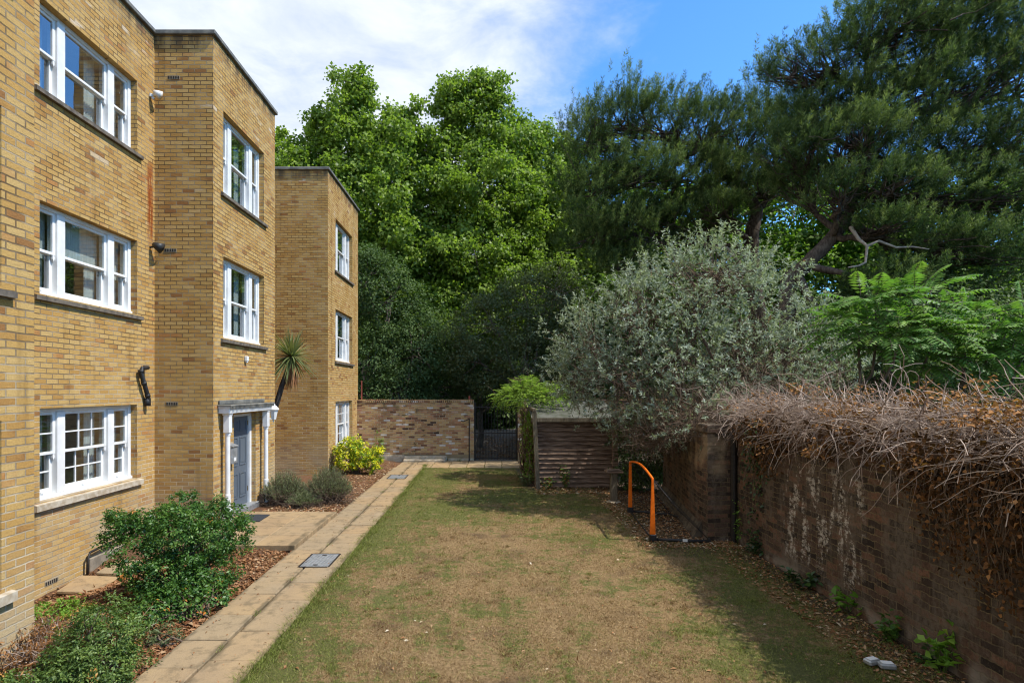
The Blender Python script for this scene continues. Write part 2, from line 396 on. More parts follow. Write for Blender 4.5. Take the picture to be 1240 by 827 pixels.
M['bark'] = simple_mat('tree_bark', (0.085, 0.068, 0.052), (0.17, 0.145, 0.115), 7, 0.95, 1.0, 0.1, stretch=(3, 3, 0.6), detail=7)
M['bark_dark'] = simple_mat('pine_bark', (0.055, 0.042, 0.034), (0.125, 0.10, 0.08), 6, 0.95, 1.0, 0.1, stretch=(3, 3, 0.8), detail=7)
M['twig'] = simple_mat('brown_twig', (0.10, 0.066, 0.043), (0.17, 0.12, 0.08), 14, 0.9)
M['dead_twig'] = leaf_mat('dead_vine_bark', [(0.0, (0.15, 0.10, 0.072)), (0.5, (0.34, 0.255, 0.195)), (1.0, (0.56, 0.455, 0.37))], 0.8, 0.15, 0.0)
M['dead_branch'] = simple_mat('bleached_branch', (0.36, 0.31, 0.25), (0.25, 0.21, 0.17), 9, 0.9, 0.5)

def glass_mat():
    m, nt, _, _ = new_mat('window_glass'); g = N(nt)
    gl = g.add('ShaderNodeBsdfGlossy'); gl.inputs['Roughness'].default_value = 0.01; gl.inputs['Color'].default_value = (0.95, 0.98, 1, 1)
    wav = g.bump(g.noise(g.mapv(g.obj(), (1, 1, 1)), 1.3, 2), 0.12, 0.02); g.link(wav, gl.inputs['Normal'])
    tr = g.add('ShaderNodeBsdfTransparent'); tr.inputs['Color'].default_value = (0.90, 0.93, 0.92, 1)
    fr = g.add('ShaderNodeFresnel'); fr.inputs['IOR'].default_value = 1.6
    front = g.math('SUBTRACT', 1.0, g.add('ShaderNodeNewGeometry').outputs['Backfacing'])
    f = g.math('MULTIPLY', g.math('ADD', g.math('MULTIPLY', fr.outputs[0], 1.7), 0.16, clamp=True), front)
    mx = g.add('ShaderNodeMixShader'); g.link(f, mx.inputs[0]); g.link(tr.outputs[0], mx.inputs[1]); g.link(gl.outputs[0], mx.inputs[2])
    o = g.add('ShaderNodeOutputMaterial'); g.link(mx.outputs[0], o.inputs['Surface']); return m
M['glass'] = glass_mat()

def slab_mat():
    m, nt, _, _ = new_mat('sandstone_slab'); g = N(nt); ob = g.obj()
    n1 = g.noise(ob, 1.6, 5, 0.6); n2 = g.noise(ob, 60, 4, 0.7); n3 = g.noise(ob, 6, 6, 0.7); n4 = g.noise(ob, 0.8, 3)
    at_ = g.add('ShaderNodeAttribute', attribute_name='tint').outputs['Fac']
    c = g.mix(g.step(n1, 0.3, 0.7), (0.36, 0.245, 0.125), (0.29, 0.20, 0.11))
    c = g.mix(g.math('MULTIPLY', at_, 0.55), c, (0.25, 0.205, 0.135))
    c = g.mix(g.math('MULTIPLY', g.step(n3, 0.47, 0.70), 0.7), c, (0.14, 0.105, 0.062))
    c = g.mix(g.math('MULTIPLY', g.step(n4, 0.55, 0.7), 0.35), c, (0.40, 0.315, 0.205))
    c = g.mix(g.math('MULTIPLY', g.step(n2, 0.45, 0.75), 0.3), c, (0.14, 0.11, 0.07))
    h = g.math('ADD', n2, g.math('MULTIPLY', n3, 1.5))
    jx = g.math('MINIMUM', g.math('ABSOLUTE', g.math('ADD', g.sep(ob)[0], 2.70)), g.math('MINIMUM', g.math('ABSOLUTE', g.math('ADD', g.sep(ob)[0], 3.2)), g.math('ABSOLUTE', g.math('ADD', g.sep(ob)[0], 2.19))))
    dirt = g.math('MULTIPLY', g.step(g.math('SUBTRACT', jx, g.math('MULTIPLY', g.noise(ob, 5, 5, 0.7), 0.10)), 0.03, -0.03), g.step(g.noise(ob, 2.5, 4), 0.35, 0.6))
    c = g.mix(g.math('MULTIPLY', dirt, 0.8), c, (0.10, 0.078, 0.045))
    g.out(c, 0.9, g.bump(h, 0.5, 0.012), 0.15); return m
M['slab'] = slab_mat()

def lawn_color(g, ob):
    """dry straw and green, patchy; shared by the soil sheet and the blades that grow on it"""
    x, y, z = g.sep(ob)
    n1 = g.noise(ob, 0.55, 4, 0.6); n2 = g.noise(ob, 2.3, 5, 0.65); n3 = g.noise(ob, 9, 4, 0.7)
    # greener along the path, in the strip across the far end and under the wall; straw in the middle
    ex = g.math('DIVIDE', g.math('SUBTRACT', x, 0.75), 2.1); ey = g.math('DIVIDE', g.math('SUBTRACT', y, 7.6), 4.6)
    d = g.math('ADD', g.math('MULTIPLY', ex, ex), g.math('MULTIPLY', ey, ey))
    gr = g.math('MULTIPLY', g.step(d, 0.3, 2.2), 0.42)
    gr = g.math('ADD', gr, g.math('MULTIPLY', g.step(x, -1.75, -2.15), 0.22))
    gr = g.math('ADD', g.math('ADD', gr, 0.19), g.math('MULTIPLY', g.math('SUBTRACT', n1, 0.5), 2.2))
    gr = g.math('ADD', gr, g.math('MULTIPLY', g.math('SUBTRACT', n2, 0.5), 2.2))
    gr = g.math('ADD', gr, g.math('MULTIPLY', g.math('SUBTRACT', n3, 0.5), 1.9))
    gr = g.math('ADD', gr, g.math('MULTIPLY', g.math('SUBTRACT', g.noise(ob, 30, 3, 0.7), 0.5), 1.1))
    straw = g.math('MULTIPLY', g.step(g.math('ABSOLUTE', g.math('SUBTRACT', y, 17.2)), 0.9, 0.2), g.step(g.math('ABSOLUTE', g.math('SUBTRACT', x, 0.1)), 1.4, 0.6))
    gr = g.math('SUBTRACT', gr, g.math('MULTIPLY', straw, 0.5))
    return gr, n1, n2, n3, x, y
def lawn_mat():
    m, nt, _, _ = new_mat('dry_lawn'); g = N(nt); ob = g.obj()
    gr, n1, n2, n3, x, y = lawn_color(g, ob)
    f = g.noise(ob, 55, 5, 0.75); f2 = g.noise(g.mapv(ob, (1, 1, 1), (3, 1, 0)), 24, 5, 0.75)
    c = g.mix(g.step(f2, 0.35, 0.65), (0.16, 0.10, 0.048), (0.30, 0.205, 0.10))
    c = g.mix(g.math('MULTIPLY', g.step(g.noise(ob, 1.5, 5, 0.6), 0.5, 0.72), 0.8), c, (0.085, 0.055, 0.032))
    c = g.mix(g.step(gr, 0.18, 0.6), c, g.mix(g.step(f, 0.3, 0.7), (0.065, 0.07, 0.022), (0.16, 0.15, 0.05)))
    # bare soil beside the shed, the goal and the foot of the wall
    so = g.math('MULTIPLY', g.step(g.math('ADD', x, g.math('MULTIPLY', n2, 1.2)), 3.0, 4.2), g.step(g.math('ADD', y, g.math('MULTIPLY', n2, 2.0)), 9.3, 11.2))
    so2 = g.step(g.math('ADD', x, g.math('MULTIPLY', n2, 0.5)), 4.02, 4.3)
    so3 = g.math('MULTIPLY', g.step(g.math('ADD', y, g.math('MULTIPLY', n2, 1.0)), 15.2, 16.2), g.step(x, 0.6, 1.2))
    so = g.math('MAXIMUM', g.math('MAXIMUM', so, so2), so3)
    c = g.mix(so, c, g.mix(g.step(f2, 0.4, 0.7), (0.055, 0.038, 0.026), (0.15, 0.105, 0.075)))
    g.out(c, 0.95, g.bump(g.math('ADD', f, f2), 0.8, 0.03), 0.1); return m
def blade_mat():
    m, nt, _, _ = new_mat('grass_blade'); g = N(nt); ob = g.obj()
    gr, n1, n2, n3, x, y = lawn_color(g, ob)
    a = g.add('ShaderNodeAttribute', attribute_name='tint').outputs['Fac']
    gr = g.math('ADD', gr, g.math('MULTIPLY', g.math('SUBTRACT', a, 0.5), 0.55))
    dk = g.step(g.noise(ob, 1.3, 6, 0.72), 0.46, 0.60)
    dry = g.ramp(a, [(0, (0.14, 0.078, 0.03)), (0.5, (0.31, 0.205, 0.082)), (0.85, (0.43, 0.315, 0.14)), (1, (0.60, 0.49, 0.29))])
    dry = g.mix(g.math('MULTIPLY', dk, 0.75), dry, g.mix(1.0, dry, (0.52, 0.46, 0.42), 'MULTIPLY'))
    grn = g.ramp(a, [(0, (0.07, 0.088, 0.018)), (0.6, (0.175, 0.215, 0.035)), (1, (0.33, 0.32, 0.11))])
    c = g.mix(g.step(gr, 0.12, 0.62), dry, grn)
    b = g.add('ShaderNodeBsdfPrincipled'); g.link(c, b.inputs['Base Color']); b.inputs['Roughness'].default_value = 0.7; b.inputs['Specular IOR Level'].default_value = 0.15
    t = g.add('ShaderNodeBsdfTranslucent'); g.link(c, t.inputs['Color'])
    mx = g.add('ShaderNodeMixShader'); mx.inputs[0].default_value = 0.3; g.link(b.outputs[0], mx.inputs[1]); g.link(t.outputs[0], mx.inputs[2])
    o = g.add('ShaderNodeOutputMaterial'); g.link(mx.outputs[0], o.inputs['Surface']); return m
M['lawn'] = lawn_mat(); M['blade'] = blade_mat()
def soil_mat(name, a, b, c3):
    m, nt, _, _ = new_mat(name); g = N(nt); ob = g.obj()
    f = g.noise(ob, 40, 6, 0.75); f2 = g.noise(ob, 12, 5, 0.7); f3 = g.noise(ob, 1.4, 4)
    c = g.mix(g.step(f, 0.35, 0.65), a, b); c = g.mix(g.math('MULTIPLY', g.step(f3, 0.45, 0.65), 0.7), c, c3)
    g.out(c, 0.95, g.bump(g.math('ADD', f, f2), 1.0, 0.04), 0.08); return m
M['soil'] = soil_mat('bark_mulch', (0.095, 0.052, 0.030), (0.22, 0.125, 0.070), (0.16, 0.075, 0.04))
M['ground'] = soil_mat('woodland_floor', (0.04, 0.032, 0.02), (0.09, 0.07, 0.045), (0.035, 0.045, 0.018))
M['drive'] = soil_mat('leafy_driveway', (0.16, 0.15, 0.14), (0.26, 0.24, 0.215), (0.22, 0.16, 0.11))
M['litter'] = leaf_mat('fallen_leaf', [(0.0, (0.13, 0.05, 0.022)), (0.35, (0.25, 0.115, 0.05)), (0.7, (0.36, 0.20, 0.10)), (0.92, (0.44, 0.33, 0.20)), (1.0, (0.62, 0.55, 0.42))], 0.8, 0.1, 0.15, 1.0)
M['dead_leaf'] = leaf_mat('dead_brown_leaf', [(0.0, (0.06, 0.032, 0.016)), (0.5, (0.20, 0.095, 0.038)), (1.0, (0.44, 0.22, 0.085))], 0.8, 0.1, 0.25, 1.0)
M['fl_plane'] = leaf_mat('plane_tree_leaf', [(0, (0.09, 0.15, 0.022)), (0.5, (0.17, 0.255, 0.036)), (1, (0.29, 0.385, 0.06))], 0.5, 0.35, 0.45)
M['fl_holly'] = leaf_mat('dark_evergreen_leaf', [(0, (0.04, 0.075, 0.024)), (0.6, (0.082, 0.135, 0.042)), (1, (0.15, 0.21, 0.075))], 0.6, 0.2, 0.3)
M['fl_olive'] = leaf_mat('olive_green_leaf', [(0, (0.045, 0.065, 0.022)), (0.5, (0.08, 0.11, 0.04)), (1, (0.135, 0.165, 0.065))], 0.5, 0.35, 0.25)
M['fl_maple'] = leaf_mat('bright_woodland_leaf', [(0, (0.07, 0.13, 0.015)), (0.5, (0.13, 0.23, 0.03)), (1, (0.23, 0.34, 0.05))], 0.5, 0.3, 0.5)
M['fl_pine'] = leaf_mat('pine_needle', [(0, (0.028, 0.055, 0.02)), (0.5, (0.08, 0.13, 0.042)), (1, (0.23, 0.29, 0.095))], 0.7, 0.12, 0.3)
M['fl_silver'] = leaf_mat('silver_grey_leaf', [(0, (0.15, 0.185, 0.125)), (0.5, (0.27, 0.31, 0.225)), (0.85, (0.40, 0.44, 0.345)), (1, (0.54, 0.58, 0.49))], 0.75, 0.25, 0.3)
M['fl_frond'] = leaf_mat('pinnate_leaf', [(0, (0.05, 0.12, 0.026)), (0.5, (0.10, 0.21, 0.04)), (0.9, (0.19, 0.31, 0.06)), (1, (0.24, 0.31, 0.06))], 0.55, 0.35, 0.4)
M['fl_wisteria'] = leaf_mat('wisteria_leaf', [(0, (0.085, 0.15, 0.025)), (0.5, (0.17, 0.265, 0.045)), (1, (0.29, 0.37, 0.085))], 0.5, 0.3, 0.4)
M['fl_glossy'] = leaf_mat('glossy_evergreen_leaf', [(0, (0.025, 0.075, 0.014)), (0.5, (0.062, 0.145, 0.025)), (0.85, (0.125, 0.225, 0.04)), (0.95, (0.17, 0.26, 0.05)), (0.97, (0.48, 0.17, 0.03)), (1, (0.52, 0.20, 0.04))], 0.45, 0.4, 0.3)
M['fl_low'] = leaf_mat('low_hedge_leaf', [(0, (0.045, 0.085, 0.018)), (0.5, (0.10, 0.165, 0.034)), (0.95, (0.20, 0.27, 0.06)), (0.97, (0.46, 0.22, 0.05)), (1, (0.50, 0.26, 0.07))], 0.5, 0.35, 0.3)
M['fl_lime'] = leaf_mat('lime_leaf', [(0, (0.10, 0.22, 0.03)), (0.5, (0.18, 0.34, 0.045)), (1, (0.30, 0.44, 0.08))], 0.5, 0.3, 0.4)
M['fl_gold'] = leaf_mat('golden_leaf', [(0, (0.10, 0.20, 0.02)), (0.42, (0.22, 0.33, 0.025)), (0.6, (0.62, 0.58, 0.02)), (1, (0.80, 0.72, 0.04))], 0.5, 0.3, 0.35)
M['fl_grey'] = leaf_mat('grey_green_needle', [(0, (0.12, 0.15, 0.06)), (0.5, (0.21, 0.245, 0.11)), (1, (0.33, 0.35, 0.18))], 0.6, 0.25, 0.2)
M['fl_palm'] = leaf_mat('sword_leaf', [(0, (0.055, 0.085, 0.03)), (0.5, (0.13, 0.165, 0.055)), (1, (0.30, 0.29, 0.12))], 0.45, 0.4, 0.2)
M['fl_ivy'] = leaf_mat('ivy_leaf', [(0, (0.018, 0.04, 0.014)), (0.6, (0.04, 0.085, 0.022)), (1, (0.12, 0.21, 0.045))], 0.4, 0.45, 0.2)

# ------------------------------------------------------------------ ground, lawn, bed, paving
def vnoise(x, y, s=1.0, seed=0.0):
    return (np.sin(x*1.7*s+seed)*np.cos(y*1.3*s-seed*2)+0.5*np.sin(x*4.1*s+y*2.3*s+seed*3)+0.3*np.cos(y*7.7*s-x*3.1*s+seed))/1.8
def grid_mesh(name, xs, ys, hf, mat, kind='structure'):
    X, Y = np.meshgrid(xs, ys); Z = hf(X, Y); nx, ny = len(xs), len(ys)
    v = np.stack([X, Y, Z], -1).reshape(-1, 3)
    i = (np.arange(ny-1)[:, None]*nx+np.arange(nx-1)[None, :]).ravel()
    o = link(name, make_mesh(name, v, np.stack([i, i+1, i+nx+1, i+nx], 1), smooth=True), mat)
    return tag(o, kind=kind)
def sm(t): t = np.clip(t, 0, 1); return t*t*(3-2*t)
def bed_h(x, y):
    dip = 0.30*sm((-4.6-x)/1.3)*sm((10.3-y)/1.6)
    return -0.02+0.05*sm((-3.25-x)/0.3)-dip+0.022*vnoise(x, y, 2.5)
gx = np.concatenate([[-900, -300, -100, -40, -16, -9, -8, -3.35, -3.3, 4.6, 4.7, 6, 9, 14, 25, 60, 150, 400, 900]])
gy = np.concatenate([[-300, -60, -12, 1, 1.2, 20.9, 21.0, 22, 26, 40, 70, 150, 400, 1200]])
grid_mesh('ground', gx, gy, lambda x, y: -0.06-0.6*((x > -9) & (x < -3.32) & (y > 1.1) & (y < 20.95)), M['ground'])
lawn_h = lambda x, y: 0.012*vnoise(x, y, 0.9)+0.006*vnoise(x, y, 4)
grid_mesh('lawn', np.linspace(-2.26, 5.1, 75), np.linspace(1.0, 21.2, 203), lawn_h, M['lawn'])
grid_mesh('planting_bed', np.linspace(-6.7, -3.17, 60), np.linspace(2.0, 21.3, 250), bed_h, M['soil'])
grid_mesh('driveway', np.linspace(-3.0, 3.0, 20), np.linspace(21.45, 34, 30), lambda x, y: -0.03+0.03*(y-21.45)+0.03*vnoise(x, y, 2), M['drive'])

def slabs(name, cells, z=0.022, th=0.06):
    V, F, T = [], [], []
    for (x0, x1, y0, y1) in cells:
        b = MB(); dz = z+random.uniform(-.004, .005); b.box(x0, x1, y0, y1, dz-th, dz, 0.010)
        a = random.uniform(-.006, .006); cx, cy = (x0+x1)/2, (y0+y1)/2; tx, ty = random.uniform(-.006, .006), random.uniform(-.006, .006)
        off = sum(len(q) for q in V)
        V.append([(cx+(p[0]-cx)-a*(p[1]-cy), cy+(p[1]-cy)+a*(p[0]-cx), p[2]+tx*(p[0]-cx)+ty*(p[1]-cy)) for p in b.v])
        F += [tuple(off+i for i in f) for f in b.f]; T += [random.random()]*len(b.v)
    me = bpy.data.meshes.new(name); me.from_pydata([p for q in V for p in q], [], F)
    a = me.attributes.new('tint', 'FLOAT', 'POINT'); a.data.foreach_set('value', np.array(T, np.float32)); me.update()
    import bmesh
    bm = bmesh.new(); bm.from_mesh(me); bmesh.ops.recalc_face_normals(bm, faces=bm.faces); bm.to_mesh(me); bm.free()
    return link(name, me, M['slab'])
cells = []
for (xa, xb) in ((-3.19, -2.71), (-2.695, -2.2)):
    y = 1.2+random.uniform(0, .3)
    y += .3 if xa < -3 else 0
    while y < 19.3:
        L = random.choice((0.62, 0.66, 0.7, 0.92)); y1 = min(y+L, 19.45)
        hole = any(xa < mx < xb for mx in (-2.95, -2.45)) and False
        cells.append((xa+random.uniform(0, .012), xb-random.uniform(0, .015), y, y1-0.014)); y = y1
tag(slabs('path', cells), kind='structure')
cells = []
x = -3.15
while x < 1.35:
    cells.append((x, x+0.58, 19.47, 20.3)); cells.append((x+0.02, x+0.6, 20.315, 21.36)); x += 0.6
tag(slabs('gate_paving', cells, 0.018), kind='structure')
cells = []
for i in range(3):
    for j in range(4): cells.append((-5.12+i*0.66, -5.12+i*0.66+0.652, 9.42+j*0.655, 9.42+j*0.655+0.648))
tag(slabs('landing', cells, 0.105, 0.10), kind='structure')
b = MB(); b.box(-3.1, -1.55, 21.2, 21.4, 0.0, 0.19, 0.015); b.box(-3.1, -1.6, 20.95, 21.19, 0.0, 0.10, 0.015)
tag(b.build('kerb', M['sill_stone']), kind='structure')

def manhole(y0, y1, x0, x1, label):
    t = thing('manhole_cover', label, 'manhole cover', ((x0+x1)/2, (y0+y1)/2, 0.03), 'manhole covers set in the path')
    w, l = (x1-x0)/2, (y1-y0)/2
    f = MB()
    for s in (-1, 1): f.box(s*w-0.012, s*w+0.012, -l, l, -0.03, 0.004); f.box(-w+0.013, w-0.013, s*l-0.012, s*l+0.012, -0.03, 0.004)
    f.build('frame', M['iron'], t)
    p = MB(); p.box(-w+0.015, w-0.015, -l+0.015, l-0.015, -0.03, 0.0)
    n = 8
    for i in range(n):
        for j in range(10):
            xx = -w+0.04+(2*w-0.08)*i/(n-1); yy = -l+0.05+(2*l-0.1)*j/9; p.box(xx-0.014, xx+0.014, yy-0.022, yy+0.022, 0.0, 0.004)
    p.build('lid', M['steel'], t)
    for s in (-1, 1):
        h = MB(); h.box(-0.035, 0.035, s*(l-0.09)-0.02, s*(l-0.09)+0.02, 0.003, 0.0065); h.build('lifting_slot', M['iron'], t)
manhole(8.50, 9.18, -2.79, -2.35, 'nearer grey metal manhole cover in the path beside the raised landing')
manhole(16.95, 17.7, -2.98, -2.46, 'farther grey metal manhole cover in the path beside the golden bush')

# two brown slabs lying on the bed under the near window
for (cx, cy, a, lab) in ((-5.82, 8.45, 0.12, 'brown paving slab on the bed nearest the low air brick'), (-5.68, 9.08, 0.05, 'brown paving slab on the bed with a grey pipe at its edge')):
    o = slabs('paving_slab', [(-0.27, 0.27, -0.3, 0.3)], 0.0, 0.05); o.location = (cx, cy, bed_h(np.array(cx), np.array(cy))+0.07); o.rotation_euler = (0.05, 0.07, a)
    tag(o, lab, 'paving slab', 'loose slabs on the planting bed')
# ------------------------------------------------------------------ the stepped brick block
ROOF = 9.25
bld = thing('apartment_block', 'three storey stepped yellow brick block with white sash windows and grey door', 'apartment block')
X0, X1, X2, X3, XR = -4.4, -5.16, -6.26, -4.86, -6.6     # wall planes of the bays, nearest to farthest
Y0, Y1, Y2, Y3, Y4 = 5.62, 10.87, 14.0, 17.53, 21.55
REV = 0.11
W = MB()
def facade(xp, y0, y1, z0, z1, holes):
    """wall face towards +X with openings and their reveals"""
    ys = sorted({y0, y1, *[h[0] for h in holes], *[h[1] for h in holes]}); zs = sorted({z0, z1, *[h[2] for h in holes], *[h[3] for h in holes]})
    for a, b_ in zip(ys, ys[1:]):
        for c, d in zip(zs, zs[1:]):
            if any(h[0] <= a and b_ <= h[1] and h[2] <= c and d <= h[3] for h in holes): continue
            W.poly([(xp, a, c), (xp, b_, c), (xp, b_, d), (xp, a, d)], [(0, 1, 2, 3)])
    for (a, b_, c, d) in holes:
        r = xp-0.26
        W.poly([(xp, a, c), (r, a, c), (r, a, d), (xp, a, d)], [(0, 1, 2, 3)]); W.poly([(xp, b_, c), (r, b_, c), (r, b_, d), (xp, b_, d)], [(0, 3, 2, 1)])
        W.poly([(xp, a, d), (r, a, d), (r, b_, d), (xp, b_, d)], [(0, 1, 2, 3)]); W.poly([(xp, a, c), (r, a, c), (r, b_, c), (xp, b_, c)], [(0, 3, 2, 1)])
def side(y, xa, xb, facing):
    q = [(xa, y, -0.6), (xb, y, -0.6), (xb, y, ROOF), (xa, y, ROOF)]; W.poly(q, [(0, 1, 2, 3) if facing < 0 else (0, 3, 2, 1)])
wins = []     # (plane, y0, y1, z0, z1, glazing bars, stone sill, blind, sash lift)
for zs, ze in ((0.80, 2.34), (3.55, 5.18), (6.37, 8.0)): wins.append((X0, 3.1, 5.24, zs, ze, False, zs < 1, 0, 0))
wins += [(X2, 8.09, 10.33, 1.05, 2.36, True, True, 0, 0), (X2, 8.09, 10.33, 3.96, 5.27, False, False, 0.55, 0.06), (X2, 8.09, 10.33, 6.84, 8.11, False, False, 0, 0.0)]
wins += [(X1, 11.28, 13.32, 3.63, 5.22, False, False, 0, 0), (X1, 11.28, 13.32, 6.45, 8.04, False, False, 0, 0)]
wins += [(X3, 18.4, 20.66, 0.72, 2.24, True, False, 0, 0), (X3, 18.4, 20.66, 3.55, 5.19, False, False, 0.35, 0.08), (X3, 18.4, 20.66, 6.42, 8.06, False, False, 0, 0)]
DOOR = (11.74, 12.84, 0.0, 2.12)
def hol(xp): return [w[1:5] for w in wins if w[0] == xp]
facade(X0, -2.0, Y0, -0.6, ROOF, hol(X0)); facade(X2, Y0, Y1, -0.6, ROOF, hol(X2)); facade(X1, Y1, Y2, -0.6, ROOF, hol(X1)+[DOOR])
facade(XR, Y2, Y3, -0.6, ROOF, []); facade(X3, Y3, Y4, -0.6, ROOF, hol(X3))
side(Y0, X0, X2, 1); side(Y1, X2, X1, -1); side(Y2, X1, XR, 1); side(Y3, XR, X3, -1); side(Y4, X3, -14, 1); side(-2.0, -14, X0, -1)
W.poly([(-14, -2, -.6), (-14, Y4, -.6), (-14, Y4, ROOF), (-14, -2, ROOF)], [(0, 1, 2, 3)])
me = bpy.data.meshes.new('brick_wall'); me.from_pydata(W.v, [], W.f); me.update(); link('brick_wall', me, M['brick'], bld)
outline = [(X0, -2.0), (X0, Y0), (X2, Y0), (X2, Y1), (X1, Y1), (X1, Y2), (XR, Y2), (XR, Y3), (X3, Y3), (X3, Y4), (-14, Y4), (-14, -2.0)]
R = MB(); R.poly([(x, y, ROOF-0.25) for x, y in outline], [tuple(range(12))]); R.build('flat_roof', M['felt'], bld)
# coping: a thin dark capping that oversails the wall head
C = MB(); ov = 0.055
def cap(x0, x1, y0, y1): C.box(x0, x1, y0, y1, ROOF+0.001, ROOF+0.085, 0.012)
cap(X0-0.28, X0+ov, -2, Y0+ov); cap(X2-0.28, X2+ov, Y0+ov+.002, Y1-ov-.002); cap(X2-0.28, X1+ov, Y1-ov, Y1+0.25); cap(X1-0.28, X1+ov, Y1+0.252, Y2+ov)
cap(XR-0.28, X1-0.282, Y2-0.2, Y2+ov); cap(XR-0.28, XR+ov, Y2+ov+.002, Y3-ov-.002); cap(XR-0.28, X3+ov, Y3-ov, Y3+0.25); cap(X3-0.28, X3+ov, Y3+.252, Y4+ov)
C.build('coping', M['coping'], bld)

def sash_window(xp, y0, y1, z0, z1, bars, stone, blind, lift):
    xf = xp-REV                               # front face of the box frame
    f = MB(); cy = (y0+y1)/2; mo = 0.255*(y1-y0)
    jw, mw = 0.075, 0.155
    f.box(xf-0.15, xf, y0, y0+jw, z0, z1, .006); f.box(xf-0.15, xf, y1-jw, y1, z0, z1, .006)
    f.box(xf-0.15, xf-.001, y0+jw, y1-jw, z1-0.06, z1, .006); f.box(xf-0.15, xf+0.03, y0+.001, y1-.001, z0-.001, z0+0.05, .006)
    for s in (-1, 1): f.box(xf-0.15, xf+.012, cy+s*mo-mw/2, cy+s*mo+mw/2, z0+0.05, z1-0.06, .008)
    win = f.build('window', M['white'], bld)
    lights = [(y0+jw, cy-mo-mw/2), (cy-mo+mw/2, cy+mo-mw/2), (cy+mo+mw/2, y1-jw)]
    za, zb = z0+0.05, z1-0.06; zm = (za+zb)/2
    for li, (a, b_) in enumerate(lights):
        for top in (1, 0):
            q0, q1 = (zm-0.02, zb) if top else (za, zm+0.02)
            if top and li == 1 and lift: q0 -= 0; 
            xs = xf-0.025 if top else xf-0.075
            st = 0.05; tr = 0.045; brl = 0.042 if top else 0.085
            m = MB(); m.box(xs-0.042, xs, a, a+st, q0, q1, .004); m.box(xs-0.042, xs, b_-st, b_, q0, q1, .004)
            m.box(xs-0.041, xs-.001, a+st, b_-st, q1-tr, q1, .004); m.box(xs-0.041, xs-.001, a+st, b_-st, q0, q0+brl, .004)
            if top:                          # horns under the meeting rail
                for yy in (a, b_-st):
                    m.prism([(yy+.006, q0), (yy+st-.006, q0), (yy+st-.006, q0-.05), (yy+st/2, q0-.085), (yy+.006, q0-.05)], xs-0.036, xs-0.004, 'x')
            else: m.box(xs, xs+.02, (a+b_)/2-.03, (a+b_)/2+.03, q0+.03, q0+.045)
            if bars:
                nb = 2 if li == 1 else 1
                if li == 1:
                    for k in range(1, 3): yy = a+st+(b_-a-2*st)*k/3; m.box(xs-.03, xs-.006, yy-.010, yy+.010, q0+brl, q1-tr)
                zz = (q0+brl+q1-tr)/2; m.box(xs-.028, xs-.008, a+st, b_-st, zz-.010, zz+.010)
            m.build('sash', M['white'], win)
            g = MB(); g.box(xs-.022, xs-.018, a+st-.004, b_-st+.004, q0+brl-.004, q1-tr+.004); g.build('pane', M['glass'], win)
        c = MB()                             # curtain gathered at the far side of each light
        ww = (b_-a)*(0.26 if li == 1 else 0.42); pts = []
        for k in range(15): pts.append((b_-ww+ww*k/14+0.02, xf-0.24+0.018*math.sin(k*2.1)))
        vs = [(p[1], p[0], z) for z in (z0, z1) for p in pts]; c.poly(vs, [(k, k+1, 16+k, 15+k) for k in range(14)]); c.build('curtain', M['curtain'], win)
        if blind:
            c = MB(); c.box(xf-.215, xf-.205, a-.03, b_+.03, z1-blind*(z1-z0)*(1 if li != 1 else .9), z1); c.build('blind', M['curtain'], win)
    s = MB(); d = 0.055; th = 0.085 if stone else 0.06
    s.prism([(xf+0.03, z0-.002), (xp+d, z0-0.03), (xp+d, z0-0.03-th), (xp+.003, z0-0.035-th), (xp+.003, z0-.03), (xf+.03, z0-.02)], y0-0.115, y1+0.115, 'y')
    s.build('sill', M['sill_stone'] if stone else M['sill_dark'], win)
    r = MB(); r.box(xp-2.6, xf-.152, y0-0.35, y1+0.35, z0-.5, z1+0.3); v = r.v; r.f = [fc for fc in r.f if not all(abs(v[i][0]-(xf-.152)) < 1e-6 for i in fc)]
    r.build('interior', M['room'], win)
for w in wins: sash_window(*w)

# front door in its white frame, up one step, between two slim columns that carry a canopy
ya, yb, za, zb = DOOR; xf = X1-0.09
f = MB(); f.box(xf-.1, xf, ya, ya+.07, 0.08, zb-.06, .005); f.box(xf-.1, xf, yb-.09, yb, 0.08, zb-.06, .005); f.box(xf-.1, xf+.001, ya, yb, zb-.06, zb, .005)
f.build('door_frame', M['white'], bld)
f = MB(); f.box(xf-.15, X1+0.07, ya-.02, yb+.05, 0.03, 0.16, .01); f.build('doorstep', M['steel'], bld)
d = MB(); xd = xf-.05; d0, d1 = ya+.072, yb-.092; d.box(xd-.045, xd, d0, d1, 0.165, zb-.062, .003)
door = d.build('door', M['door'], bld)
for (pa, pb) in ((d0+.11, (d0+d1)/2-.05), ((d0+d1)/2+.05, d1-.11)):
    for (qa, qb) in ((0.34, 0.86), (1.02, 1.62), (1.74, 1.98)):
        p = MB(); m_ = .022
        p.box(xd, xd+.012, pa, pb, qa, qa+m_); p.box(xd, xd+.012, pa, pb, qb-m_, qb); p.box(xd, xd+.012, pa, pa+m_, qa+m_, qb-m_); p.box(xd, xd+.012, pb-m_, pb, qa+m_, qb-m_)
        p.box(xd, xd+.007, pa+.05, pb-.05, qa+.05, qb-.05, .003); p.build('door_panel', M['door'], door)
h = MB(); h.tube([(xd, d0+.07, 1.13), (xd+.05, d0+.07, 1.13)], .012, 8); h.lathe([(0.004, 1.10), (.026, 1.115), (.03, 1.13), (.026, 1.145), (.004, 1.16)], xd+.06, d0+.07, 12); h.box(xd, xd+.006, d0+.045, d0+.095, .95, 1.06); h.build('handle', M['brass'], door)
for z in (0.42, 1.85):
    h = MB(); h.box(xd+.002, xd+.012, d1-.012, d1+.012, z, z+.1); h.build('hinge', M['brass'], door)
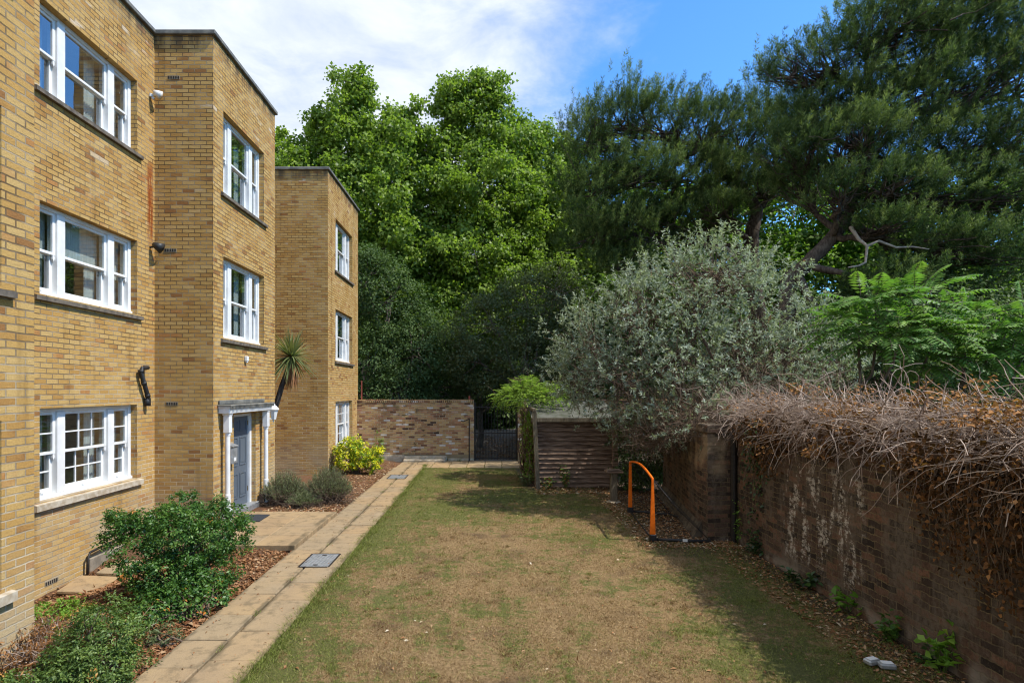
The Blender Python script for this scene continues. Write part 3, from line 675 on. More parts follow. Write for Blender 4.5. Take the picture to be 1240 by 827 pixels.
r = MB(); r.box(X1-2.6, xf-.12, ya-.3, yb+.3, 0.0, 2.6); r.f = [fc for fc in r.f if not all(abs(r.v[i][0]-(xf-.12)) < 1e-6 for i in fc)]; r.build('hallway', M['room'], bld)
po = []
for y in (11.18, 13.10):
    c = MB(); xc = X1+0.13
    c.box(xc-.075, xc+.075, y-.075, y+.075, 0.10, 0.32, .008); c.lathe([(.066, .32), (.066, .36), (.052, .40), (.056, .60), (.047, .62), (.046, 1.72), (.054, 1.75), (.054, 1.79)], xc, y, 18)
    c.box(xc-.062, xc+.062, y-.062, y+.062, 1.79, 2.13, .01); c.box(xc-.072, xc+.072, y-.072, y+.072, 2.13, 2.164, .006)
    c.build('column', M['white'], bld)
c = MB(); c.box(X1+.004, X1+0.22, 11.06, 13.22, 2.165, 2.27, .008); c.box(X1+.004, X1+0.25, 11.04, 13.24, 2.271, 2.30, .005)
k = c.build('canopy', M['white'], bld)
c = MB(); c.box(X1+.004, X1+0.275, 11.02, 13.26, 2.301, 2.335, .008)
for i in range(37):
    y = 11.03+i*0.06; c.box(X1+.252, X1+.270, y, y+.03, 2.255, 2.30)
c.box(X1+.003, X1+.05, 11.05, 13.24, 2.336, 2.42, .012)
c.build('lead_flashing', M['coping'], k)
# small parts fixed to the walls
M['red'] = simple_mat('red_oxide', (.30, .07, .05), (.2, .05, .035), 9)
def airbrick(x0, x1, y, z, px=None):
    b = MB()
    if px is None:
        b.box(x0, x1, y-.006, y+.03, z-.035, z+.035)
        for i in range(5): xx = x0+.02+(x1-x0-.04)*i/4; b.box(xx-.012, xx+.012, y-.010, y-.0065, z-.025, z+.025)
    else:
        b.box(px-.03, px+.006, x0, x1, z-.035, z+.035)
        for i in range(6): yy = x0+.02+(x1-x0-.04)*i/5; b.box(px+.0065, px+.010, yy-.012, yy+.012, z-.025, z+.025)
    ab = MB(); v0 = len(b.v)
    nb8 = [i for i in range(1, len(b.v)//8)]
    for i in nb8: ab.v += b.v[i*8:i*8+8]; ab.f += [tuple(q-8 for q in f) for f in b.f[i*6:i*6+6]]
    b.v = b.v[:8]; b.f = b.f[:6]; v = b.build('air_brick', M['vent'], bld); ab.build('slots', M['iron'], v)  # solid black pads stand in for the shade inside open slots
for x, z in ((-5.90, 8.46), (-5.96, 5.23), (-5.93, 2.36)): airbrick(x-.11, x+.11, Y1, z)
airbrick(8.18, 8.42, 0, -0.12, X2)
p = MB(); xw = X2+.075
p.tube([(X2-.05, 10.52, 3.02), (xw, 10.52, 3.02), (xw, 10.36, 3.0), (xw, 10.32, 2.93), (xw, 10.53, 2.5), (xw, 10.55, 2.42), (xw-.02, 10.55, 2.36)], [.038]*7, 12)
for y, z in ((10.41, 2.74), (10.52, 2.52), (10.325, 2.95)): p.tube([(xw, y-.012, z+.024), (xw, y+.012, z-.024)], .046, 12)
p.tube([(xw-.02, 10.55, 2.47), (xw-.02, 10.55, 2.33)], .056, 12)
p.build('waste_pipe', M['black'], bld, True)
p = MB(); xw = X2+.07
p.tube([(xw, 10.6, 0.16), (xw, 9.3, 0.12), (xw, 9.02, 0.10), (xw, 8.96, 0.04), (xw, 8.95, -.3)], .02, 10); p.build('ground_pipe', M['iron'], bld, True)
p = MB(); p.box(X2+.002, X2+.05, 9.05, Y1-.01, -.5, -0.01, .01); p.build('plinth', M['concrete'], bld)

# fittings that hang on the building
t = thing('security_light', 'white floodlight high on the wall beside the top window', 'security light', (X2, 10.72, 8.05)); t.scale = (.8, .8, .8)
b = MB(); b.lathe([(.05, -.04), (.05, .03)], .03, 0, 14); b.tube([(.03, 0, 0), (.13, 0, .03)], .022, 8); b.build('bracket', M['plastic_white'], t)
b = MB(); b.tube([(.10, -.02, .07), (.16, .0, .045), (.24, .03, .01)], [.05, .075, .10], 14); b.build('lamp_head', M['plastic_white'], t, True)
b = MB(); b.tube([(.04, 0, -.045), (.09, .02, -.075)], [.028, .036], 10); b.build('sensor', M['plastic_white'], t, True)
t = thing('security_light', 'small black floodlight at the foot of the rust stain', 'security light', (X2, 10.72, 5.25))
b = MB(); b.tube([(0, 0, 0), (.12, 0, .02)], .02, 8); b.build('bracket', M['black'], t)
b = MB(); b.tube([(.07, 0, .06), (.12, 0, .03), (.21, .02, -.02)], [.04, .065, .10], 14); b.build('lamp_head', M['black'], t, True)
t = thing('alarm_sensor', 'small white box sensor on the brickwork above the door canopy', 'sensor', (X1, 12.28, 3.27))
b = MB(); b.box(.003, .07, -.045, .045, -.05, .06, .012); b.build('case', M['plastic_white'], t)
b = MB(); b.tube([(.035, 0, -.05), (.035, 0, -.085)], [.03, .018], 12); b.build('lens', M['plastic_white'], t, True)
t = thing('letter_box', 'grey metal letter box fixed beside the front door', 'letter box', (X1+.02, 11.52, 1.36))
b = MB(); b.box(-.015, .10, -.13, .13, -.2, .13, .012); b.build('case', M['steel'], t)
b = MB(); b.prism([(-.016, .131), (.115, .131), (.115, .15), (-.016, .20)], -.135, .135, 'y'); b.build('lid', M['steel'], t)
b = MB(); b.box(.101, .106, -.05, .05, -.15, -.08); b.build('inspection_window', M['plastic_white'], t)
t = thing('wall_lantern', 'white glazed lantern on a bracket beside the far canopy column', 'lantern', (X1+.17, 13.46, 1.99))
b = MB(); b.tube([(-.12, -.12, -.02), (-.02, -.02, -.05), (0, 0, -.12), (0, 0, -.06)], .016, 8); b.box(-.16, -.12, -.16, -.08, -.12, .06, .01); b.build('bracket', M['white'], t)
b = MB(); b.lathe([(.05, -.06), (.055, -.05), (.10, .16), (.105, .17)], 0, 0, 6); b.build('lamp_glass', M['plastic_white'], t)
b = MB(); b.lathe([(.13, .17), (.125, .19), (.06, .26), (.03, .28), (.035, .31), (.005, .34)], 0, 0, 6); b.build('lantern_roof', M['white'], t)
b = MB(); b.box(-.24, .24, -.3, .3, 0, .014, .004); o = b.build('doormat', M['rubber']); o.location = (-4.62, 11.35, 0.112); o.rotation_euler = (0, 0, .04)
tag(o, 'dark rectangular doormat on the raised landing', 'doormat')
b = MB(); b.box(-.05, .05, -.05, .05, 0, .2, .01); b.box(-.035, .035, -.035, .035, .2, .24, .01); o = b.build('wooden_block', M['twig']); o.location = (X1+.09, 12.98, .107)
tag(o, 'small brown block on the landing at the foot of the far column', 'block')

# ------------------------------------------------------------------ boundary walls
t = thing('boundary_wall', 'weathered red and yellow brick wall across the end of the garden', 'wall', (0, 0, 0))
b = MB(); b.box(-4.86, -0.55, 21.4, 21.64, -.1, 2.155); b.build('brickwork', M['old_brick'], t)
b = MB(); x = -4.86
while x < -.56:
    w = min(.072, -.55-x); b.box(x, x+w-.006, 21.385+random.uniform(-.005, .005), 21.65, 2.157, 2.262+random.uniform(-.008, .006), .006); x += .076
b.build('brick_coping', M['old_brick'], t)
b = MB(); b.box(-4.8, -3.1, 21.30, 21.398, -.1, .22, .02); b.box(-1.5, -.56, 21.33, 21.398, -.1, .10, .01); b.build('plinth', M['sill_stone'], t)
t = thing('gate_pier', 'brick gate pier half covered by the climber', 'pier', (1.22, 21.5, 0))
b = MB(); b.box(-.15, .2, -.12, .13, -.1, 2.2); b.build('brickwork', M['old_brick'], t); b = MB(); b.box(-.18, .23, -.15, .16, 2.201, 2.28, .01); b.build('capstone', M['sill_stone'], t)
t = thing('boundary_wall', 'low stretch of old brick wall behind the wooden shed', 'wall')
b = MB(); b.box(1.45, 9.0, 21.45, 21.68, -.1, 2.2); b.build('brickwork', M['old_brick'], t); b = MB(); b.box(1.45, 9.0, 21.42, 21.71, 2.201, 2.27, .015); b.build('brick_coping', M['old_brick'], t)
# iron gate
t = thing('iron_gate', 'black iron bar gate between the brick wall and the climber', 'gate', (-.53, 21.5, 0))
b = MB(); Wg = 1.58
for z in (.10, 1.02, 1.98): b = MB(); b.box(.03, Wg-.03, -.02, .02, z-.02, z+.02); b.build('rail', M['iron'], t)
for k in range(14):
    x = .06+(Wg-.12)*k/13; c = MB(); c.tube([(x, 0, .05), (x, 0, 2.05), (x, 0, 2.16)], [.009, .009, .003], 6); c.build('bar', M['iron'], t)
for k in range(13): x = .06+(Wg-.12)*(k+.5)/13; c = MB(); c.tube([(x, 0, .10), (x, 0, 1.06), (x, 0, 1.14)], [.008, .008, .003], 6); c.build('short_bar', M['iron'], t)
for x in (.015, Wg-.015): c = MB(); c.box(x-.025, x+.025, -.025, .025, .02, 2.15); c.build('stile', M['iron'], t)
t = thing('iron_handrail', 'thin black iron upright with a short arm at the wall end', 'handrail', (-.72, 21.25, 0))
b = MB(); b.tube([(0, 0, 0), (0, 0, 1.58)], .022, 8); b.build('upright', M['iron'], t); b = MB(); b.tube([(0, 0, 1.55), (-.12, .02, 1.50), (-.22, .05, 1.46), (-.3, .14, 1.48)], .018, 8); b.build('arm', M['iron'], t)
for x, z, lab in ((-.72, 2.262, 'short red post on top of the wall beside the gate'), (-4.72, 2.262, 'short red post on top of the wall beside the block')):
    t = thing('marker_post', lab, 'post', (x, 21.52, z), 'red posts on the end wall')
    b = MB(); h = .13 if x > -2 else .7; b.tube([(0, 0, 0), (0, 0, h)], .035 if x > -2 else .025, 8); b.build('shaft', M['red'], t)

# right-hand wall with its pier, and the lower leg that runs back to the shed
t = thing('garden_wall', 'dark lime stained brick wall along the right side of the lawn', 'wall')
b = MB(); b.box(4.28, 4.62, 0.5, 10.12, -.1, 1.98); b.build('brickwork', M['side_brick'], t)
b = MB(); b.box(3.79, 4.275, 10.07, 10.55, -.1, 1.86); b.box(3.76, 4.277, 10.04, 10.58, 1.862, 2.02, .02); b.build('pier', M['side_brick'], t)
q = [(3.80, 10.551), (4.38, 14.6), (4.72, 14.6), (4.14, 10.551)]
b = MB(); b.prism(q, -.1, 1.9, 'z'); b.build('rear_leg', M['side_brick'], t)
b = MB(); b.poly([(3.60, 10.3, -.02), (3.795, 10.3, .30), (4.375, 14.6, .25), (4.2, 14.6, -.02), (3.795, 10.3, -.02), (4.375, 14.6, -.02)], [(0, 1, 2, 3), (0, 4, 1), (3, 2, 5)]); b.build('mortar_fillet', M['render'], t)
t = thing('drainpipe', 'black pipe standing in the corner of the wall and pier', 'drainpipe', (4.215, 10.0, 0))
b = MB(); b.tube([(0, 0, 0), (0, 0, 2.0)], .05, 10); b.build('pipe', M['iron'], t); 
for z in (.5, 1.4): b = MB(); b.tube([(0, 0, z), (0, 0, z+.08)], .062, 10); b.build('collar', M['iron'], t)

# ------------------------------------------------------------------ shed, posts, goal, lights on the grass
t = thing('wooden_shed', 'dark weatherboarded shed half hidden under the silver shrub', 'shed', (1.24, 15.6, 0))
WS, DS = 2.12, 1.9
b = MB(); nb = 14; hz = 1.74/nb
for i in range(nb):
    z0 = .02+i*hz; n = 9; xs = np.linspace(.03, WS-.02, n)
    wl = [random.uniform(-.007, .007) for _ in range(n)]; vs = []
    for x, w in zip(xs, wl): vs += [(x, -.066, z0+w), (x, -.012, z0+hz+.012), (x, .01, z0+hz+.012), (x, -.03, z0+w)]
    fs = []
    for k in range(n-1):
        o = k*4
        for a in range(4): fs.append((o+a, o+(a+1) % 4, o+4+(a+1) % 4, o+4+a))
    fs += [(0, 3, 2, 1), tuple((n-1)*4+q for q in (0, 1, 2, 3))]; b.poly(vs, fs)
b.build('front_boards', M['wood_dark'], t)
b = MB(); b.prism([(.015, 0), (DS, 0), (DS, 2.18), (.015, 1.8)], .02, .06, 'x'); b.prism([(.015, 0), (DS, 0), (DS, 2.18), (.015, 1.8)], WS-.06, WS-.02, 'x'); b.build('side_wall', M['wood_dark'], t)
for x in (0, WS-.05): b = MB(); b.box(x, x+.05, -.05, .0, 0, 1.78, .004); b.build('corner_post', M['wood_dark'], t)
b = MB(); b.prism([(-.16, 1.83), (DS+.1, 2.28), (DS+.1, 2.31), (-.16, 1.86)], -.1, WS+.1, 'x'); rf = b.build('roof', M['felt'], t)
b = MB(); b.prism([(-.185, 1.77), (-.161, 1.77), (-.161, 1.875), (-.185, 1.875)], -.11, WS+.11, 'x'); b.build('fascia', M['wood_grey'], rf)
t = thing('pergola_post', 'leaning weathered timber post at the left corner of the shed', 'post', (1.30, 15.35, 0))
b = MB(); b.prism([(-.055, -.05), (.055, -.05), (.055, .05), (-.055, .05)], 0, 1, 'z'); b.v = [(x-.10*z, y, z*2.05) for x, y, z in b.v]; b.build('post', M['wood_grey'], t)
b = MB(); b.box(-.14, -.06, -.06, 3.0, 2.052, 2.13, .006); b.build('rail', M['wood_grey'], t)
t = thing('shed_post', 'dark upright post at the right corner of the shed', 'post', (3.30, 15.2, 0))
b = MB(); b.box(-.07, .07, -.07, .07, 0, 1.95, .01); b.build('post', M['wood_dark'], t); b = MB(); b.box(-.085, .085, -.085, .085, 1.951, 2.0, .01); b.build('post_cap', M['wood_dark'], t)
t = thing('bird_table', 'short wooden post with a dark flat top in front of the shed', 'bird table', (2.90, 13.5, 0))
b = MB(); b.box(-.075, .075, -.075, .075, .03, .70, .01); b.build('post', M['wood_grey'], t); b = MB(); b.box(-.19, .19, -.17, .17, .702, .75, .012); b.box(-.16, .16, -.14, .14, .751, .765); b.build('tray', M['wood_dark'], t)
b = MB(); b.lathe([(.16, -.02), (.17, .02), (.12, .045)], 0, 0, 14); b.build('footing', M['sill_stone'], t)

t = thing('football_goal', 'small pop up goal with orange uprights on the bare soil', 'football goal', (2.92, 11.3, 0))
A = Vector((3.02-2.92, 12.40-11.3, 0)); B = Vector((2.84-2.92, 10.07-11.3, 0)); HG = 1.08
# each upright is a triangle of fabric seen broadside: width lies along x, so build with the x-facing edge
def sleeve(name, p0, p1, w0, w1):
    b = MB(); p0 = np.array(p0); p1 = np.array(p1); n = 8; vs = []
    for i in range(n+1):
        f_ = i/n; p = p0+(p1-p0)*f_; w = w0+(w1-w0)*f_; vs += [p+[w/2, -.02, 0], p+[w/2, .02, 0], p+[-w/2, .02, 0], p+[-w/2, -.02, 0]]
    fs = [(i*4+a, i*4+(a+1) % 4, i*4+4+(a+1) % 4, i*4+4+a) for i in range(n) for a in range(4)]+[(0, 3, 2, 1), tuple(n*4+q for q in range(4))]
    b.poly(vs, fs); return b.build(name, M['orange'], t)
sleeve('upright', (A.x, A.y, .10), (A.x, A.y, HG), .078, .045); sleeve('upright', (B.x, B.y, .10), (B.x, B.y, HG), .092, .03)
cr = []
for i in range(17):
    f_ = i/16; y = A.y+(B.y-A.y)*f_; cr.append((A.x+(B.x-A.x)*f_, y, HG+.10*math.sin(f_*PI)))
b = MB(); b.tube(cr, .021, 8); b.build('crossbar', M['orange'], t, True)
for p in (A, B): b = MB(); b.box(p.x-.055, p.x+.055, p.y-.06, p.y+.06, 0, .12, .01); b.build('foot', M['black'], t)
base = [(A.x, A.y, .03), (A.x+.35, A.y-.1, .03), (.85, .75, .03), (1.02, .35, .03), (1.0, -.4, .035), (.94, -1.1, .03), (.86, -1.36, .03), (.5, -1.33, .03), (B.x, B.y, .03)]
b = MB(); b.tube(base, .028, 8); b.tube([(A.x, A.y, .025), (B.x, B.y, .025)], .012, 6); b.tube([(A.x, A.y, HG), (.45, .9, .55), (.85, .75, .05)], .006, 5); b.tube([(B.x, B.y, HG), (.35, -1.3, .55), (.86, -1.3, .05)], .006, 5); b.build('base_frame', M['black'], t, True)
T_ = Tubes()
def bp(f_): 
    k = f_*(len(base)-1); i = min(int(k), len(base)-2); u = k-i; return np.array(base[i])*(1-u)+np.array(base[i+1])*u
for i in range(1, 18):
    f_ = i/18; a = np.array(cr[int(round(f_*16))]); e = bp(f_); T_.add([a, (a+e)/2-[0, 0, .03], e], .0022, 3)
for j in range(1, 7):
    u = j/7; T_.add([np.array(cr[int(round(k/18*16))])*(1-u)+bp(k/18)*u for k in range(19)], .0022, 3)
T_.build('net', M['black'], t)
b = MB(); b.box(.40, .48, -1.365, -1.355, .02, .07); b.build('tag_label', M['plastic_white'], t)

for i, (px, py, a) in enumerate(((1056, 805, .3), (1074, 810, -.2))):
    y = 1842/(py-472)*1.0; p = at(px, py, y)
    t = thing('solar_light', ('clear cased ground light on the soil nearer the path' if i == 0 else 'clear cased ground light lying closer to the dark wall'), 'ground light', (p[0], p[1], .012), 'clear ground lights by the wall'); t.rotation_euler = (0, 0, a)
    b = MB(); b.box(-.07, .07, -.045, .045, 0, .05, .012); b.build('case', M['steel'], t); b = MB(); b.box(-.05, .05, -.03, .03, .0505, .058, .004); b.build('lens', M['plastic_white'], t)
# ------------------------------------------------------------------ vegetation
UP = np.array([0, 0, 1.])
def L_(px, py, Y, rx, rz, ry=None):
    p = at(px, py, Y); return (p[0], p[1], p[2], rx, ry or rx*0.85, rz)

def limbs(tb, base, fork, targets, r0, r1=0.03, wob=0.12, n=7, r_end=0.02):
    base, fork = np.array(base, float), np.array(fork, float)
    tb.add(curve_pts(base, fork, 8, 0, 0.06), np.linspace(r0, r0*0.62, 8), 10)
    for t in targets:
        t = np.array(t, float); k = RNG.uniform(0.55, 1.0); s = base+(fork-base)*k
        p = curve_pts(s, t, n, 0.06, wob); tb.add(p, np.linspace(r0*0.38, r_end, n), 6)

def broadleaf(name, label, cat, group, base, fork, lobes, mat, per_m2, n_leaf, leaf, aspect, rad, bark='bark', r0=.25, hemi=-1.0, up=.6, twigs=60, spread=.3, inner=.7, flat=.75, droop=.25, fold=.25, jit=.12, boughs=False):
    t = thing(name, label, cat, (base[0], base[1], base[2]), group)
    C, O = lobe_clumps(sublobes(lobes, 17, .36, .86) if boughs else lobes, per_m2, jit=jit, inner=inner, hemi=hemi)
    R_ = rad*(0.6+0.8*RNG.random(len(C)))
    lv = Leaves(); clump_leaves(lv, C, O, R_, n_leaf, leaf, aspect, flat, up, spread, droop=droop, fold=fold)
    o = lv.build('crown', M[mat], t); o.location = tuple(-q for q in base)
    tb = Tubes(); limbs(tb, base, fork, [l[:3] for l in lobes], r0)
    for i in RNG.choice(len(C), min(twigs, len(C)), replace=False):
        l = min(lobes, key=lambda q: sum((q[k]-C[i][k])**2 for k in range(3)))
        s = np.array(l[:3])+RNG.normal(size=3)*np.array(l[3:])*.12; tb.add(curve_pts(s, C[i], 5, .03, .15), np.linspace(.035, .008, 5)*(r0/.25)**.5, 4)
    o = tb.build('trunk', M[bark], t); o.location = tuple(-q for q in base)
    return t

# --- the tall plane trees beyond the end wall
PL = dict(mat='fl_plane', n_leaf=24, leaf=.165, aspect=.85, rad=.44, r0=.34, up=.4, inner=.35, jit=.16, boughs=True)
broadleaf('plane_tree', 'tallest bright green tree rising in the middle behind the end wall', 'tree', 'tall plane trees beyond the end wall', (-1.0, 30, 0), (-1.0, 30, 6),
          [L_(570, 130, 29, 1.4, 1.6), L_(545, 180, 29, 1.9, 2.0), L_(600, 185, 29, 1.9, 2.0), L_(575, 245, 28, 2.6, 2.2), L_(520, 255, 28, 1.9, 2.0), L_(630, 255, 28.5, 1.9, 1.9), L_(560, 320, 27.6, 2.5, 2.0), L_(625, 330, 28, 2.2, 2.1), L_(510, 330, 27.5, 2.0, 2.0), L_(580, 390, 27.5, 2.6, 2.0), L_(590, 108, 29, .9, .8), L_(545, 125, 29, .8, 1.1), L_(545, 400, 26.8, 2.0, 1.8), L_(590, 345, 26.8, 1.8, 1.6), L_(520, 380, 26.6, 1.5, 1.5)], per_m2=4.2, twigs=150, **PL)
broadleaf('plane_tree', 'bright green tree with an upright top behind the far end of the brick block', 'tree', 'tall plane trees beyond the end wall', (-6.0, 29, 0), (-6.0, 29, 6),
          [L_(425, 130, 28, 1.1, 1.5), L_(420, 180, 28, 1.7, 1.7), L_(470, 190, 28, 1.8, 2.0), L_(455, 250, 27, 2.2, 2.0), L_(395, 195, 28, 1.2, 1.1), L_(345, 195, 28, 1.1, 1.4), L_(370, 225, 28, 2.0, 1.4), L_(470, 310, 27, 2.0, 2.0), L_(425, 260, 27, 2.0, 2.0), L_(480, 158, 28.4, .8, 1.0), L_(505, 185, 28.5, 1.1, 1.1), L_(392, 160, 28.2, .8, .9), L_(435, 112, 28, .6, .8), L_(455, 370, 26.8, 2.2, 2.1), L_(500, 385, 27, 1.8, 1.8)], per_m2=4.2, twigs=130, **PL)
broadleaf('plane_tree', 'bright green tree between the tallest tree and the dark pines', 'tree', 'tall plane trees beyond the end wall', (3.6, 31, 0), (3.6, 31, 6),
          [L_(655, 195, 31, 1.6, 1.8), L_(690, 215, 31, 2.2, 2.2), L_(625, 175, 30.5, 1.0, 1.2), L_(660, 265, 30, 2.3, 2.3), L_(705, 300, 30, 2.5, 2.4), L_(680, 355, 29, 2.6, 2.4), L_(740, 340, 30, 2.4, 2.4), L_(640, 215, 31, 1.0, 1.2)], per_m2=4.0, twigs=110, **PL)
# --- darker evergreens low behind the wall
broadleaf('holly_tree', 'dark glossy evergreen tree above the wall beside the brick block', 'tree', None, (-3.6, 24, 0), (-3.6, 24, 2),
          [L_(450, 440, 23.2, 1.3, 1.5), L_(470, 370, 24, 1.5, 1.9), L_(500, 430, 23.5, 1.6, 1.8), L_(445, 340, 24.5, 1.2, 1.5), L_(512, 405, 24.5, 1.3, 1.4), L_(480, 480, 23, 1.6, 1.2), L_(440, 480, 23, 1.2, 1.2)], 'fl_holly', 6.5, 34, .11, .55, .40, 'bark', .16, inner=.6, twigs=60)
broadleaf('holly_tree', 'dark evergreen tree behind the iron gate, under the tallest tree', 'tree', None, (-.4, 25.5, 0), (-.4, 25.5, 2.5),
          [L_(540, 440, 25, 1.6, 1.5), L_(580, 462, 25.5, 1.6, 1.2), L_(620, 465, 26, 1.6, 1.2), L_(530, 470, 24.5, 1.4, 1.1), L_(665, 470, 26, 1.6, 1.4)], 'fl_holly', 6, 34, .11, .55, .42, 'bark', .16, inner=.6, twigs=60)
broadleaf('evergreen_oak', 'olive green rounded bush tree left of the silver shrub', 'tree', None, (1.4, 23.2, 0), (1.4, 23.2, 2.2),
          [L_(600, 400, 23, 1.8, 1.6), L_(640, 380, 23.5, 1.7, 1.8), L_(585, 440, 22.8, 1.4, 1.3), L_(640, 440, 22.6, 1.8, 1.5), L_(690, 420, 23, 1.8, 1.9), L_(670, 360, 24, 1.4, 1.4)], 'fl_olive', 7.5, 36, .10, .45, .36, 'bark', .18, inner=.65, twigs=70)
# --- bright trees glimpsed through and beside the pines
for i, (lab, base, lob) in enumerate((
    ('sunlit light green tree seen through the gap under the pine limbs', (11.5, 28, 0), [L_(900, 290, 27, 2.4, 2.2), L_(960, 260, 27, 2.6, 2.2), L_(1020, 270, 27, 2.8, 2.4), L_(930, 340, 26.5, 2.6, 2.2), L_(1000, 350, 26.5, 2.8, 2.2), L_(860, 340, 27, 2.4, 2.2), L_(940, 420, 26, 3, 2.4), L_(1040, 420, 26, 3, 2.4)]),
    ('light green woodland tree at the far right behind the pines', (21, 27, 0), [L_(1090, 290, 26, 2.6, 2.2), L_(1160, 290, 26, 2.8, 2.4), L_(1230, 270, 26, 2.8, 2.6), L_(1110, 360, 25, 3, 2.4), L_(1190, 370, 25, 3, 2.6), L_(1260, 360, 25, 3, 2.6), L_(1150, 440, 24, 3, 2.2), L_(1250, 440, 24, 3, 2.2)]),
    ('light green woodland tree between the plane trees and the first pine', (7.2, 29, 0), [L_(760, 260, 29, 2.4, 2.4), L_(800, 320, 28, 2.6, 2.4), L_(830, 270, 29, 2.2, 2.2), L_(760, 400, 27, 2.8, 2.6), L_(840, 400, 27, 2.8, 2.4)]))):
    broadleaf('woodland_tree', lab, 'tree', 'light green woodland trees behind the pines', base, (base[0], base[1], 4), lob, 'fl_maple', 2.6, 30, .21, .75, .62, 'bark', .26, inner=.6, twigs=60)

# --- the two big pines: tufted shoots on spreading limbs
def pine(label, base, trunk_pts, r0, lobes, per_m2, n_needle, shoot=.40, needle=.13, lean=(.25, 0, 1.0), dead=None, nw=.014):
    t = thing('pine_tree', label, 'tree', base, 'tall pines on the right')
    loc = tuple(-q for q in base)
    C, O = lobe_clumps(lobes, per_m2, jit=.2, inner=.35, hemi=-.75)
    # each clump is a spray of shoots that turn up at the end
    k = np.repeat(np.arange(len(C)), 5); n = len(k)
    P = C[k]+RNG.normal(size=(n, 3))*np.array([.19, .19, .09])
    D = unit(O[k]*.5+np.array(lean)*1.0+RNG.normal(size=(n, 3))*.24)
    Ls = shoot*(.6+.8*RNG.random(n)); ctint = RNG.random(len(C))
    m = np.repeat(np.arange(n), n_needle); N_ = len(m)
    f = RNG.random(N_)*.95+.05
    rad = unit(np.cross(D[m], rand_dirs(N_)))
    ax = unit(D[m]*(.5+.45*f[:, None])+rad*.8)
    pos = P[m]+D[m]*(Ls[m]*f)[:, None]
    lv = Leaves(); lv.add(pos, ax, rand_dirs(N_), needle*(.7+.5*RNG.random(N_)), nw, .45+(ctint[k[m]]-.5)*.7+RNG.normal(size=N_)*.14+(f-.5)*.35, fold=.1, bend=.05)
    o = lv.build('crown', M['fl_pine'], t); o.location = loc
    tb = Tubes(); tp = np.array(trunk_pts, float); nn = len(tp)
    tt = np.linspace(0, nn-1, nn*4); tpi = np.stack([np.interp(tt, np.arange(nn), tp[:, q]) for q in range(3)], 1)+RNG.normal(size=(nn*4, 3))*.025
    tr = np.linspace(r0, r0*.3, len(tpi)); tb.add(tpi, tr, 10)
    for l in lobes:
        c = np.array(l[:3]); i = int(np.argmin(np.linalg.norm(tpi-(c-[0, 0, l[5]*1.2]), axis=1)*1.0)); i = max(6, min(i, len(tpi)-1))
        p = curve_pts(tpi[i], c-[0, 0, l[5]*.35], 9, -.04, .16); tb.add(p, np.linspace(min(.13, tr[i]*.75), .028, 9), 6)
        near = np.where(np.sum(((C-c)/np.array(l[3:]))**2, 1) < 1.4)[0]
        if len(near):
            for j in RNG.choice(near, min(34, len(near)), replace=False):
                s = p[RNG.integers(4, 9)]; tb.add(curve_pts(s, C[j], 6, -.02, .16), np.linspace(.032, .008, 6), 4)
    # bare dead twigs inside the crown
    for _ in range(70):
        l = lobes[RNG.integers(len(lobes))]; s = np.array(l[:3])+RNG.normal(size=3)*np.array(l[3:])*.45-[0, 0, l[5]*.6]
        tb.add(curve_pts(s, s+RNG.normal(size=3)*[.9, .6, .45], 6, 0, .3), np.linspace(.02, .005, 6), 4)
    o = tb.build('trunk', M['bark_dark'], t); o.location = loc
    if dead:
        for pts, r in dead: db = Tubes(); db.add(np.array(pts), np.linspace(r, r*.35, len(pts)), 6); o = db.build('dead_branch', M['dead_branch'], t); o.location = loc
    return t
YA = 21.0
pine('spreading pine on the left whose flat topped crown ends against the plane trees', (9.6, 21.3, 0),
     [(9.6, 21.3, 0), at(918, 400, 21.3), at(908, 300, YA), at(918, 255, YA), at(890, 215, YA), at(850, 180, YA)], .36,
     [L_(712, 165, YA, 1.0, 1.1, 1.2), L_(752, 140, YA, 1.3, 1.0, 1.5), L_(800, 150, YA, 1.4, 1.0, 1.6), L_(850, 160, YA, 1.5, 1.1, 1.6), L_(900, 165, YA, 1.5, 1.2, 1.6), L_(950, 165, YA, 1.3, 1.2, 1.6),
      L_(715, 225, YA, 1.3, 1.1, 1.4), L_(770, 215, YA, 1.6, 1.1, 1.8), L_(830, 220, YA, 1.7, 1.1, 1.8), L_(890, 222, YA, 1.4, .9, 1.6), L_(940, 220, YA, 1.4, 1.0, 1.6),
      L_(720, 280, YA, 1.3, .9, 1.4), L_(775, 275, YA, 1.5, 1.0, 1.6), L_(835, 270, YA, 1.4, .8, 1.5), L_(750, 320, YA, 1.2, .7, 1.3), L_(870, 255, YA-.8, .9, .6, 1)], 6.4, 38,
     dead=[([at(905, 330, 20.6), at(880, 300, 20.3), at(860, 298, 20.1), at(846, 285, 20)], .06)])
YB = 17.0
